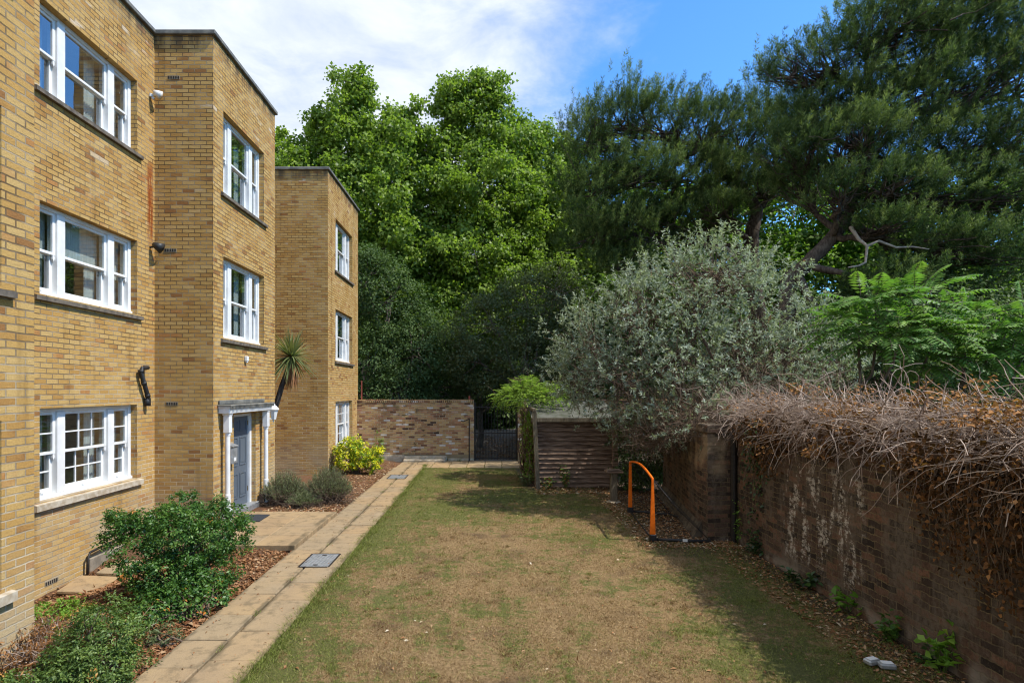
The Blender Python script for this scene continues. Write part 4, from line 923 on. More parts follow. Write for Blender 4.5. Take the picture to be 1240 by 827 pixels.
pine('taller pine at the right edge with a leaning trunk and a bleached dead limb', (9.2, 17.6, 0),
     [(9.2, 17.6, 0), at(952, 340, 17.4), at(985, 312, YB), at(1020, 275, YB), at(1045, 215, YB), at(1058, 140, YB), at(1050, 80, YB)], .27,
     [L_(955, 85, YB, .9, .7, 1.2), L_(1000, 75, YB, 1.1, .8, 1.3), L_(1045, 45, YB, 1.1, .9, 1.4), L_(1090, 20, YB, 1.3, 1.0, 1.5), L_(1150, -20, YB, 1.8, 1.2, 1.7), L_(1230, -40, YB, 1.8, 1.3, 1.7), L_(1190, 35, YB, 1.4, .9, 1.5), L_(1120, 70, YB, 1.3, .9, 1.5),
      L_(975, 150, YB+.5, 1.2, .8, 1.3), L_(1020, 120, YB, 1.1, .6, 1.3), L_(1085, 120, YB, 1.4, .8, 1.5), L_(1150, 100, YB, 1.5, 1.0, 1.6), L_(1220, 95, YB, 1.6, 1.1, 1.6),
      L_(1010, 190, YB, 1.4, .8, 1.5), L_(1080, 180, YB, 1.5, .9, 1.5), L_(1150, 175, YB, 1.6, 1.0, 1.6), L_(1225, 170, YB, 1.6, 1.1, 1.6), L_(1285, 60, YB, 1.6, 1.6, 1.6), L_(1290, 180, YB, 1.6, 1.5, 1.6),
      L_(970, 225, YB+.6, 1.0, .6, 1.2), L_(1110, 235, YB, 1.5, .8, 1.5), L_(1180, 240, YB, 1.5, .9, 1.5), L_(1245, 245, YB, 1.4, 1.0, 1.5), L_(1130, 300, YB-.5, 1.2, .7, 1.3), L_(1200, 310, YB-.5, 1.3, .8, 1.3), L_(1085, 345, YB-1, 1.0, .6, 1.1), L_(1030, 410, YB-1.4, 1.1, .9, 1.2), L_(1060, 450, YB-1.4, 1.0, .7, 1.1), L_(1045, 165, YB-1, 1.2, .7, 1.0), L_(1080, 225, YB-1.1, 1.2, .6, 1.0), L_(1015, 235, YB-.9, .8, .4, .8), L_(960, 190, YB, 1.1, .6, 1.2), L_(1075, 275, YB-1.1, .9, .4, .8)], 5.8, 38,
     dead=[([at(1030, 275, 16.2), at(1040, 290, 16), at(1050, 298, 15.9), at(1048, 318, 15.8), at(1040, 322, 15.7), at(1027, 324, 15.7)], .055), ([at(1050, 298, 15.9), at(1064, 292, 15.9), at(1085, 300, 15.8), at(1105, 299, 15.8), at(1125, 302, 15.7)], .045),
           ([at(1020, 190, 16.3), at(1045, 188, 16.2), at(1062, 186, 16.1)], .022), ([at(1022, 200, 16.3), at(1060, 201, 16.2)], .02), ([at(1065, 205, 16.3), at(1085, 213, 16.1), at(1100, 218, 16)], .02)])
# dark wood that closes the distance behind the far wall
for lab, px, Y in (('dark distant tree behind the brick block end', 455, 37), ('dark distant tree seen over the iron gate', 585, 36), ('dark distant tree behind the olive green bush', 690, 37), ('dark distant tree behind the middle of the shrub', 810, 36), ('dark distant tree behind the first pine', 930, 36), ('dark distant tree behind the feathery saplings', 1070, 34), ('dark distant tree at the far right edge', 1210, 32)):
    p = at(px, 472, Y); broadleaf('forest_tree', lab, 'tree', 'dark forest trees closing the view', (p[0], Y, 0), (p[0], Y, 2), [(p[0]+dx, Y+dy, zz, 2.6, 1.8, 2.0) for dx, dy, zz in ((-2, 0, 1.6), (2, .5, 1.8), (0, -.5, 3.6), (-2, .6, 5.6), (2, .3, 6.0), (0, 0, 8), (0, -.8, 1))], 'fl_holly', 3.6, 24, .30, .7, .7, 'bark', .3, inner=.55, twigs=20)
# dense undergrowth that closes the view below the pines
broadleaf('holly_tree', 'dark undergrowth tree beneath the pines behind the dead hedge', 'tree', None, (12, 17, 0), (12, 17, 1.5),
          [L_(1000, 420, 18, 2.0, 1.8), L_(1080, 430, 16.5, 2.0, 1.6), L_(1150, 420, 16, 2.0, 1.8), L_(1230, 420, 16, 2.2, 1.9), L_(1100, 380, 17, 2, 1.6), L_(1300, 400, 16, 2.2, 2.2), L_(930, 440, 19, 1.8, 1.6), L_(1200, 360, 17, 2, 1.6)], 'fl_holly', 4.2, 30, .12, .5, .42, 'bark', .16, inner=.6, twigs=40)
broadleaf('woodland_tree', 'dark woodland tree filling the gap behind the shed', 'tree', None, (6.5, 24.5, 0), (6.5, 24.5, 2),
          [L_(740, 440, 24, 2, 2), L_(800, 430, 24, 2.2, 2.2), L_(870, 430, 24, 2.2, 2.2), L_(760, 370, 25, 2, 1.8), L_(840, 360, 25, 2.2, 1.8)], 'fl_holly', 4, 30, .13, .55, .45, 'bark', .18, inner=.6, twigs=30)

# --- silver shrub over the shed and the wall
def silver_shrub():
    base = (5.0, 13.6, 0); t = thing('silver_shrub', 'large silver grey shrub spreading over the shed and the wall corner', 'shrub', base); loc = tuple(-q for q in base)
    lobes = [L_(840, 372, 13.4, 1.7, 1.5, 1.5), L_(770, 400, 13.2, 1.5, 1.25, 1.4), L_(905, 395, 13.3, 1.6, 1.35, 1.5), L_(722, 432, 13.4, 1.1, .95, 1.2), L_(960, 430, 13.2, 1.25, 1.0, 1.3), L_(820, 440, 12.8, 1.7, 1.2, 1.4), L_(900, 450, 12.6, 1.5, 1.0, 1.3), L_(760, 465, 12.9, 1.3, .9, 1.2), L_(835, 490, 12.4, 1.4, .75, 1.1), L_(985, 455, 13.2, .8, .65, .9), L_(705, 465, 13.8, .75, .65, .8), L_(870, 345, 13.5, 1.1, 1.0, 1.1), L_(790, 515, 13.0, 1.1, .55, .9), L_(880, 500, 12.0, 1.1, .55, .9), L_(925, 480, 12.0, .9, .6, .9), L_(855, 512, 10.9, .75, .36, .6), L_(800, 525, 11.9, .6, .4, .6)]
    C, O = lobe_clumps(lobes, 26, jit=.16, inner=.72); n = len(C)
    low = np.clip((3.1-C[:, 2])/1.3, 0, 1); keep = RNG.random(n) > low*.55; C, O = C[keep], O[keep]; n = len(C)
    D = unit(O*.7+UP*.65+RNG.normal(size=(n, 3))*.45)            # leafy shoot ends pointing up and out
    lv = Leaves(); k = np.repeat(np.arange(n), 13); N_ = len(k); f = RNG.random(N_); Ls = (.16+.20*RNG.random(n))
    pos = C[k]+D[k]*(Ls[k]*f)[:, None]; rad = unit(np.cross(D[k], rand_dirs(N_)))
    ax = unit(rad*.8+D[k]*.75); nr = unit(D[k]+RNG.normal(size=(N_, 3))*.35)
    ct = RNG.random(n); lv.add(pos, ax, nr, .095*(.6+.6*RNG.random(N_)), .027, .45+(ct[k]-.5)*.45+RNG.normal(size=N_)*.16+.16*(f-.5), fold=.2, bend=.2)
    o = lv.build('foliage', M['fl_silver'], t); o.location = loc
    tb = Tubes()
    for i in range(9): a = i*.7; p = np.array([5.0+.5*math.cos(a), 13.6+.4*math.sin(a), 0]); tb.add(curve_pts(p, lobes[i][:3], 8, .05, .18), np.linspace(.07, .025, 8), 6)
    for i in RNG.choice(n, 900, replace=False):
        l = min(lobes, key=lambda q: sum((q[m]-C[i][m])**2 for m in range(3))); s = np.array(l[:3])+RNG.normal(size=3)*.25; tb.add(curve_pts(s, C[i], 6, -.04, .2), np.linspace(.014, .004, 6), 3)
    # dead brown stems that show in the lower half
    for _ in range(2600):
        l = lobes[RNG.choice([4, 5, 6, 7, 8, 8, 9, 6, 8, 12, 13, 14, 13, 12, 15, 16, 15, 16])]; d = unit(RNG.normal(size=3)*[1, 1, .7]+[0, -.5, -.25]); p = np.array(l[:3])+d*np.array(l[3:])*RNG.uniform(.7, 1.04)
        if p[2] > 3.3: continue
        e = p+unit(RNG.normal(size=3)+[0, -.2, .15])*RNG.uniform(.25, .7); tb.add(curve_pts(p, e, 5, -.12, .25), np.linspace(.006, .003, 5), 3)
    o = tb.build('stem', M['twig'], t); o.location = loc
    fl = Leaves(); idx = RNG.choice(n, 26, replace=False)            # a few dead flower spikes
    kk = np.repeat(idx, 22); f = np.tile(np.linspace(0, 1, 22), 26); fl.add(C[kk]+D[kk]*(f*.16+.1)[:, None], rand_dirs(len(kk)), rand_dirs(len(kk)), .035, .02, .3+.5*RNG.random(len(kk)))
    for q in range(26):
        one = Leaves(); s_ = slice(q*88, q*88+88); one.v = [fl.v[0][s_]]; one.t = [fl.t[0][s_]]; o = one.build('dead_flower', M['dead_leaf'], t); o.location = loc
silver_shrub()
broadleaf('laurel_bush', 'dark bush in the shade between the shed and the side wall', 'shrub', None, (4.0, 15.2, 0), (4.0, 15.2, .5),
          [(3.75, 15.2, .6, .45, .4, .7), (4.2, 15.0, .8, .5, .4, .9), (3.9, 15.3, 1.5, .6, .4, .7), (4.6, 14.9, 1.3, .5, .4, .8)], 'fl_holly', 45, 22, .075, .5, .16, 'twig', .03, inner=.6, twigs=60)

# --- pinnate leaved saplings behind the hedge
def pinnate(label, base, lobes, n_fr):
    t = thing('sumac_tree', label, 'tree', base, 'feathery leaved saplings behind the dead hedge'); loc = tuple(-q for q in base)
    lv = Leaves(); tb = Tubes(); lob = np.array(lobes)
    for l in lobes: tb.add(curve_pts(base, l[:3], 8, .05, .1), np.linspace(.05, .015, 8), 6)
    for i in range(n_fr):
        l = lob[RNG.integers(len(lob))]; d = unit(RNG.normal(size=3)+[-.15, -.45, .35]); s = l[:3]+d*l[3:]*RNG.uniform(.45, .95)
        out = unit(d*[1, 1, .25]+RNG.normal(size=3)*.25+[0, -.1, .1]); Lf = RNG.uniform(.45, .72); m = 11
        u = np.linspace(0, 1, m); rach = s+out*Lf*u[:, None]+UP*(.16*u-.42*u**2)[:, None]*Lf
        tb.add(rach, np.linspace(.006, .002, m), 3); tan = unit(np.gradient(rach, axis=0)); sd = unit(np.cross(tan, UP)); nr = np.cross(sd, tan)
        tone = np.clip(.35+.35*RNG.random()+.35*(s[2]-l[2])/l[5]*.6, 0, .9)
        if RNG.random() < .05: tone = .86
        for sg in (-1, 1):
            ll = .17*np.sin(np.clip(u[1:], .0, 1)*PI*.8+.35)*(.85+.3*RNG.random(m-1)); lv.add(rach[1:], unit(sd[1:]*sg+tan[1:]*.35-nr[1:]*.22), nr[1:]+RNG.normal(size=(m-1, 3))*.12, ll, .046, tone+RNG.normal(size=m-1)*.07, fold=.12, bend=.14)
    o = lv.build('crown', M['fl_frond'], t); o.location = loc; o = tb.build('trunk', M['bark'], t); o.location = loc
pinnate('feathery leaved bright green sapling nearer the silver shrub', (6.6, 10.4, 0), [L_(1060, 375, 10.2, .7, .45), L_(1105, 372, 10, .75, .5), L_(1090, 410, 9.8, .8, .45), L_(1040, 400, 10.2, .5, .35), L_(1130, 415, 9.8, .6, .4)], 230)
pinnate('feathery leaved bright green sapling at the right edge behind the hedge', (8.3, 10.0, 0), [L_(1165, 400, 10, .5, .4), L_(1195, 425, 9.8, .65, .45), L_(1235, 400, 9.6, .6, .5), L_(1270, 420, 9.6, .7, .6), L_(1165, 440, 9.7, .5, .3)], 190)

# --- dead climber over the right wall
def dead_hedge():
    base = (4.5, 7.5, 1.98); t = thing('dead_hedge', 'tangle of bare grey vines with brown leaves along the top of the side wall', 'hedge', base); loc = tuple(-q for q in base)
    tb = Tubes()
    for i in range(5200):
        y = 2.2+RNG.random()**.8*9.2; x = 4.25+RNG.random()*1.3; side_ = x < 4.75
        n = 8; p = np.array([x, y, 1.92+RNG.random()*.52*(1 if x > 4.4 else .7)]); r = RNG.random()
        if r < .30:  d = unit([RNG.normal()*.5-.25, RNG.normal()*.45, .9]); L = RNG.uniform(.2, .62); g_ = .1
        elif r < .62: d = unit([-.6+RNG.normal()*.5, RNG.normal()*1.1, .3+RNG.normal()*.3]); L = RNG.uniform(.35, .95); g_ = .52
        else:         d = unit([RNG.normal()*.35-.1, RNG.choice([-1, 1]), RNG.normal()*.2]); L = RNG.uniform(.5, 1.3); g_ = .28
        pts = [p]; st = L/n
        for k in range(n):
            d = unit(d+RNG.normal(size=3)*.17+np.array([-.02, 0, -g_*.30])); p = p+d*st
            if p[0] < 3.80: p[0] = 3.80+RNG.random()*.03
            if p[2] < 1.42+.12*math.sin(y*3): break
            pts.append(p)
        if len(pts) > 3: r0 = .002+.0075*RNG.random()**2.2; tb.add(np.array(pts), np.linspace(r0, r0*.5, len(pts)), 3)
    for i in range(16):
        y = RNG.uniform(2.5, 10); p = np.array([RNG.uniform(4.4, 5.2), y, 2.2]); tb.add(curve_pts(p, p+[RNG.normal()*.5, RNG.normal()*.6, RNG.uniform(.4, .8)], 7, .1, .2), np.linspace(.007, .003, 7), 4)
    o = tb.build('vine', M['dead_twig'], t); o.location = loc
    lv = Leaves(); nc = 300
    cy = 2.3+RNG.random(nc)*7.8; cx = 3.95+RNG.random(nc)*1.5; cz = 2.17+.36*np.sin(np.clip((cx-3.95)/1.3, 0, 1)*PI*.6)+RNG.normal(size=nc)*.10-.30*(cx < 4.15)
    w = (vnoise(cy*2.1, cx*2.3, 1.1, 2.0) > .12)|((cy < 5.4)&(cx > 4.2)); cen = np.stack([cx, cy, cz], 1)[w]
    clump_leaves(lv, cen, np.tile(UP, (len(cen), 1)), .16, 24, .052, .7, .5, .5, .6, tint0=.75)
    o = lv.build('dead_leaf', M['dead_leaf'], t); o.location = loc
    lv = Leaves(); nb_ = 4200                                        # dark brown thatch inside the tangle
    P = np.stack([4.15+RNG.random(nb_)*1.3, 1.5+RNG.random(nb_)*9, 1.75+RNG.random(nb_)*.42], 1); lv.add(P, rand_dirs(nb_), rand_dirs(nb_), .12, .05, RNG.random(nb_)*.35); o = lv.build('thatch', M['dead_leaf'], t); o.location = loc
dead_hedge()
def hanging(label, group, y0, y1, zl, n, mat, tint, leaf=.075, seed=0):
    t = thing('wall_creeper', label, 'creeper', (4.25, (y0+y1)/2, 1.9), group); loc = (-4.25, -(y0+y1)/2, -1.9); tb = Tubes(); lv = Leaves()
    for i in range(n):
        y = RNG.uniform(y0, y1); e = 1-abs((y-(y0+y1)/2)/((y1-y0)/2))**2*.6; z1 = 1.95-(1.95-zl)*e*RNG.random()**.55; m = 9
        z = np.linspace(2.0, z1, m); p = np.stack([4.245-.06*RNG.random(m)-.10*np.sin(np.linspace(0, PI, m))*RNG.random(), y+np.cumsum(RNG.normal(size=m))*.035, z], 1); tb.add(p, np.linspace(.007, .003, m), 3)
        q = p[RNG.integers(0, m, 22)]+RNG.normal(size=(22, 3))*[.035, .07, .07]; q[:, 0] = np.minimum(q[:, 0], 4.262); lv.add(q, unit(RNG.normal(size=(22, 3))+[-.3, 0, -.9]), unit(RNG.normal(size=(22, 3))*.5+[-1, 0, .4]), leaf*(.6+.7*RNG.random(22)), leaf*.75, tint+RNG.normal(size=22)*.25)
    o = tb.build('vine', M['twig'], t); o.location = loc; o = lv.build('foliage', M[mat], t); o.location = loc
hanging('brown dead ivy hanging down the near end of the side wall', 'dead ivy on the side wall', 3.2, 5.75, .75, 120, 'dead_leaf', .30, .05)
hanging('small patch of brown dead ivy hanging by the wall corner', 'dead ivy on the side wall', 8.3, 9.6, 1.35, 44, 'dead_leaf', .25, .05)
hanging('dark green ivy climbing the side wall beside the black pipe', None, 9.0, 9.6, .35, 14, 'fl_ivy', .35, .06)
# weeds along the foot of the side wall
def weed(label, group, x, y, r, h, n, mat, leaf, asp=.55, tint=.55, name='weed', cat='weed', z=0.0):
    t = thing(name, label, cat, (x, y, z), group); lv = Leaves(); tb = Tubes(); ns = max(4, n//14)
    for i in range(ns):
        a = RNG.random()*2*PI; e = np.array([math.cos(a)*r*RNG.random(), math.sin(a)*r*RNG.random(), h*RNG.uniform(.4, 1)]); p = curve_pts([e[0]*.2, e[1]*.2, 0], e, 5, .08, .1); tb.add(p, np.linspace(.005, .002, 5), 3)
        m = max(3, n//ns); q = p[RNG.integers(1, 5, m)]+RNG.normal(size=(m, 3))*leaf*.45; q[:, 2] = np.maximum(q[:, 2], .01); lv.add(q, unit(RNG.normal(size=(m, 3))*[1, 1, .4]+[0, 0, .2]), unit(RNG.normal(size=(m, 3))*.45+UP), leaf*(.6+.7*RNG.random(m)), leaf*asp, tint+RNG.normal(size=m)*.22)
    lv.build('foliage', M[mat], t); tb.build('stem', M['fl_olive'], t); return t
WG = 'weeds along the foot of the side wall'
for lab, px, py, r, h, n, mat, lf, tn in (('dark leafy weed at the wall foot nearest the pier', 920, 672, .26, .38, 120, 'fl_ivy', .08, .35), ('straggling weed with yellow tips at the wall foot', 935, 660, .15, .75, 70, 'fl_lime', .045, .5),
        ('low green weed at the wall foot below the white stains', 985, 712, .25, .22, 110, 'fl_ivy', .09, .5), ('bright green broad leaved weed against the wall', 1040, 742, .14, .26, 34, 'fl_lime', .13, .3), ('green weed at the wall foot behind the ground lights', 1085, 775, .24, .26, 100, 'fl_glossy', .085, .6),
        ('bright green leafy weed at the wall foot in the bottom right corner', 1232, 815, .2, .45, 70, 'fl_lime', .11, .55), ('small dark weed between the wall and the ground lights', 1125, 800, .18, .16, 60, 'fl_ivy', .07, .5)):
    y = 1842/(py-472); p = at(px, py, y); weed(lab, WG, min(p[0], 4.2), p[1], r, h, n, mat, lf, tint=tn)
weed('small leafy plant growing against the shed boards', None, 2.05, 15.45, .22, .62, 120, 'fl_glossy', .075, tint=.75, name='self_sown_plant', cat='plant')
weed('low green plant at the foot of the leaning post', None, 1.55, 15.35, .25, .28, 110, 'fl_glossy', .07, tint=.8, name='self_sown_plant', cat='plant')
weed('low green growth left of the leaning post', None, 1.05, 15.8, .35, .35, 150, 'fl_olive', .07, tint=.7, name='self_sown_plant', cat='plant')
weed('small green sprig growing out beside the end wall', None, -4.05, 21.1, .22, 1.15, 110, 'fl_lime', .09, tint=.5, name='self_sown_plant', cat='plant')
weed('tiny weed beside the iron upright', None, -1.05, 21.0, .12, .2, 40, 'fl_olive', .05, tint=.6, name='self_sown_plant', cat='plant')

# --- wisteria on the pergola, next to the gate
def wisteria():
    base = (1.25, 17.2, 0); t = thing('wisteria', 'light green climber over the pergola beside the gate', 'climber', base); loc = tuple(-q for q in base)
    lobes = [L_(640, 480, 17, .62, .34, .6), L_(615, 482, 17.2, .4, .28, .5), L_(665, 478, 16.6, .5, .27, .6), L_(640, 470, 17.6, .5, .25, .6)]
    C, O = lobe_clumps(lobes, 60, jit=.2, inner=.6, hemi=-.6); n = len(C); lv = Leaves(); tb = Tubes()
    D = unit(O+RNG.normal(size=(n, 3))*.5+[0, -.1, .1]); m = 5; u = np.linspace(.15, 1, m)
    for sg in (-1, 1):
        k = np.repeat(np.arange(n), m); uu = np.tile(u, n); pos = C[k]+D[k]*(uu*.26)[:, None]-UP*(.1*uu**2)[:, None]; sd = unit(np.cross(D[k], UP))*sg
        lv.add(pos, unit(sd+D[k]*.4-UP*.25), UP+RNG.normal(size=(n*m, 3))*.25, .085*(.7+.6*RNG.random(n*m)), .034, .5+(RNG.random(n)[k]-.5)*.5+RNG.normal(size=n*m)*.12)
    q = np.stack([1.0+RNG.random(1800)*.36, 16.0+RNG.random(1800)*2.4, .1+RNG.random(1800)*1.9], 1)      # the curtain of leaf down the uprights
    lv.add(q, unit(RNG.normal(size=(1800, 3))-UP*.5), rand_dirs(1800), .09, .05, .25+.3*RNG.random(1800))
    o = lv.build('foliage', M['fl_wisteria'], t); o.location = loc
    for i in range(16): x = 1.0+RNG.random()*.3; y = 16+RNG.random()*2; tb.add(curve_pts([x, y, 0], [x+RNG.normal()*.15, y+RNG.normal()*.2, 2.1], 9, 0, .2), np.linspace(.028, .012, 9), 6)
    for i in range(70):                                              # curling bare tendrils
        c = C[RNG.integers(n)]; d = unit(RNG.normal(size=3)*[1, .6, .6]+[-.3, -.1, .35]); pts = [c]; p = c.copy()
        for _ in range(9): d = unit(d+RNG.normal(size=3)*.35); p = p+d*.055; pts.append(p)
        tb.add(np.array(pts), np.linspace(.006, .003, 10), 3)
    o = tb.build('stem', M['twig'], t); o.location = loc
wisteria()

# --- shrubs and plants in the bed
def bush(name, label, cat, base, lobes, mat, per_m2, n_leaf, leaf, asp, rad, stem='twig', inner=.7, group=None, tips=None, spread=.35, up=.6, ns=60):
    t = thing(name, label, cat, base, group); loc = tuple(-q for q in base); C, O = lobe_clumps(lobes, per_m2, inner=inner, hemi=-.8); C = C.copy()
    lv = Leaves(); clump_leaves(lv, C, O, rad*(.6+.7*RNG.random(len(C))), n_leaf, leaf, asp, .8, up, spread, droop=0.0)
    if tips is not None:
        w = RNG.random(len(C)) < tips[1]; cc = C[w]+O[w]*rad*.8
        lv.t = [np.minimum(q, .94) for q in lv.t]
        if len(cc): nq = len(lv.t); clump_leaves(lv, cc, O[w], rad*.7, tips[2], leaf*.9, asp, .8, .6, .4); lv.t = lv.t[:nq]+[np.ones_like(q) for q in lv.t[nq:]]
    o = lv.build('foliage', M[mat], t); o.location = loc; tb = Tubes()
    for i in RNG.choice(len(C), min(ns, len(C)), replace=False): s = np.array(base)+RNG.normal(size=3)*[.08, .08, 0]; tb.add(curve_pts(s, C[i], 7, .05, .12), np.linspace(.014, .004, 7), 5)
    o = tb.build('stem', M[stem], t); o.location = loc; return t
bush('evergreen_shrub', 'large rounded glossy green shrub in the bed beside the path', 'shrub', (-3.90, 7.3, -.02),
     sublobes([(-3.95, 7.3, .66, .58, .58, .50), (-4.36, 7.2, .84, .36, .36, .30), (-3.55, 7.45, .70, .40, .42, .42), (-3.98, 7.45, 1.02, .36, .36, .24), (-3.85, 6.95, .42, .38, .34, .40), (-3.32, 7.6, .78, .22, .26, .26), (-4.62, 7.25, .98, .18, .2, .15), (-3.60, 7.6, 1.04, .26, .26, .2), (-3.75, 6.75, .2, .25, .25, .22), (-3.48, 7.25, .38, .36, .36, .36), (-4.05, 7.05, .40, .42, .38, .40)], 7, .45, .8),
     'fl_glossy', 90, 20, .040, .52, .075, inner=.55, tips=('dead_leaf', .006, 16))
bush('clipped_shrub', 'low dark green shrub with brown tips in the bottom left corner', 'shrub', (-3.62, 5.25, -.02),
     [(-3.53, 5.3, .27, .37, .37, .42), (-3.36, 5.1, .16, .2, .24, .26), (-3.62, 5.0, .14, .28, .26, .26)], 'fl_low', 230, 26, .032, .42, .07, inner=.5, ns=35, tips=('dead_leaf', .03, 12))
bush('clipped_shrub', 'low dark green shrub with brown tips against the nearest bay', 'shrub', (-4.12, 4.95, -.05),
     [(-3.92, 4.72, .06, .22, .22, .24), (-4.15, 4.5, .1, .24, .28, .24)], 'fl_low', 230, 26, .032, .42, .07, inner=.5, ns=35, tips=('dead_leaf', .03, 12))
bush('euphorbia', 'bright lime green low plant in the recess by the nearest bay', 'plant', (-5.05, 6.75, -.22), [(-5.1, 6.8, -.02, .32, .3, .14), (-4.75, 6.65, -.02, .26, .24, .12)], 'fl_lime', 110, 12, .055, .28, .075, ns=30)
bush('groundcover_plant', 'low leafy plant at the foot of the glossy shrub beside the path', 'plant', (-3.45, 6.75, -.02), [(-3.48, 6.7, .14, .22, .25, .2), (-3.35, 7.0, .12, .2, .3, .17), (-3.68, 6.45, .16, .2, .25, .2)], 'fl_glossy', 120, 11, .05, .5, .07, ns=40)
bush('groundcover_plant', 'small grassy tuft at the path edge below the glossy shrub', 'plant', (-3.35, 6.02, -.02), [(-3.38, 6.05, .05, .18, .14, .1)], 'fl_olive', 120, 12, .07, .2, .06, ns=12)
bush('golden_bush', 'golden yellow leaved bush below the farthest ground floor window', 'shrub', (-4.1, 17.95, 0), [(-4.3, 18.0, .75, .42, .4, .4), (-3.95, 17.9, .55, .38, .36, .36), (-3.62, 17.85, .38, .3, .3, .28), (-4.4, 17.8, .45, .35, .35, .38), (-3.4, 17.9, .72, .17, .17, .13)], 'fl_gold', 75, 12, .085, .42, .11, inner=.65, ns=40)
def heath(label, base, r, h):
    t = thing('rosemary_bush', label, 'shrub', base, 'grey green bushes beyond the landing'); lv = Leaves(); tb = Tubes(); n = 700
    for i in range(n):
        a = RNG.random()*2*PI; q = RNG.random()**.5; e = np.array([math.cos(a)*q*r, math.sin(a)*q*r*.8, h*(1-.55*q*q)*RNG.uniform(.75, 1.08)]); s = e*[.35, .35, 0]; p = curve_pts(s, e, 6, .02, .08); tb.add(p, np.linspace(.006, .002, 6), 3)
        m = 17; f = RNG.uniform(.55, 1, m); pos = s+(e-s)*f[:, None]; d = unit(e-s); lv.add(pos, unit(rand_dirs(m)*.7+d), rand_dirs(m), .042, .007, .5+RNG.normal(size=m)*.2+(RNG.random()-.5)*.3)
    for i in range(500):
        a = RNG.random()*2*PI; q = RNG.random()**.5*r*1.05; s = np.array([math.cos(a)*q, math.sin(a)*q*.8, RNG.uniform(0, h*.45)]); tb.add(curve_pts(s, s+RNG.normal(size=3)*[.16, .16, .10], 4, 0, .2), [.004, .004, .003, .002], 3)
    lv.build('foliage', M['fl_grey'], t); tb.build('stem', M['twig'], t)
heath('grey green bush against the corner of the door bay', (-4.62, 13.15, 0), .55, .78); heath('grey green bush with dry brown stems beside the path', (-3.68, 13.35, 0), .55, .88)
heath('low dry bush between the two grey green ones', (-4.15, 13.0, 0), .42, .34)
# dead fern patch by the nearest bay
def dead_fern(label, base, r, n):
    t = thing('dead_fern', label, 'plant', base); tb = Tubes(); lv = Leaves()
    for i in range(n):
        a = RNG.random()*2*PI; q = RNG.random()**.5*r; s = np.array([math.cos(a)*q, math.sin(a)*q*.8, 0]); e = s+[RNG.normal()*.16, RNG.normal()*.16, RNG.uniform(.08, .42)]; p = curve_pts(s, e, 6, .1, .2); tb.add(p, np.linspace(.005, .002, 6), 3)
        m = 8; pos = p[RNG.integers(2, 6, m)]; lv.add(pos, unit(RNG.normal(size=(m, 3))-UP*.3), rand_dirs(m), .05, .014, .35+.5*RNG.random(m))
    tb.build('stem', M['dead_twig'], t); lv.build('foliage', M['dead_leaf'], t)
dead_fern('patch of dry brown fern stems at the foot of the nearest bay', (-4.08, 5.5, -.03), .46, 620)
# cabbage palm in the recess between the bays
def palm():
    base = (-6.12, 14.7, 0); t = thing('cabbage_palm', 'small spiky palm leaning out from the recess beside the door bay', 'palm', base); h = np.array([1.09, .1, 3.45]); tb = Tubes(); lv = Leaves(); dl = Leaves()
    tb.add(curve_pts([0, 0, 0], h, 10, 0, .03)+np.linspace(0, 1, 10)[:, None]*0, np.linspace(.085, .06, 10), 10); tb.build('trunk', M['bark_dark'], t)
    n = 260; d = rand_dirs(n*3); d = d[d[:, 2] > -.55][:n]
    for i in range(len(d)):
        Lf = RNG.uniform(.58, .95); u = np.linspace(0, 1, 6)[:, None]; p = h+d[i]*.06+d[i]*Lf*u-UP*(.32*Lf*u**2)*(1-abs(d[i][2])*.6); tan = p[1:]-p[:-1]
        w = np.array([.03, .036, .034, .026, .014]); sd = unit(np.cross(d[i], UP)+RNG.normal(size=3)*.15); tint = .35+.45*RNG.random()+.2*d[i][2]
        for k in range(5):
            w0, w1 = w[k], (w[k+1] if k < 4 else .001); v = np.stack([p[k]-sd*w0/2, p[k]+sd*w0/2, p[k+1]+sd*w1/2, p[k+1]-sd*w1/2]); lv.v.append(v); lv.t.append(np.full(4, np.clip(tint, 0, 1)))
    m = 90; a = RNG.random(m)*2*PI; pos = h+np.stack([np.cos(a)*.09, np.sin(a)*.09, -.05-.30*RNG.random(m)], 1); dl.add(pos, unit(np.stack([np.cos(a)*.22, np.sin(a)*.22, -np.ones(m)], 1)+RNG.normal(size=(m, 3))*.08), np.stack([np.cos(a), np.sin(a), np.zeros(m)], 1), .55, .03, .25+.4*RNG.random(m))
    lv.build('crown', M['fl_palm'], t); dl.build('dead_skirt', M['litter'], t)
palm()

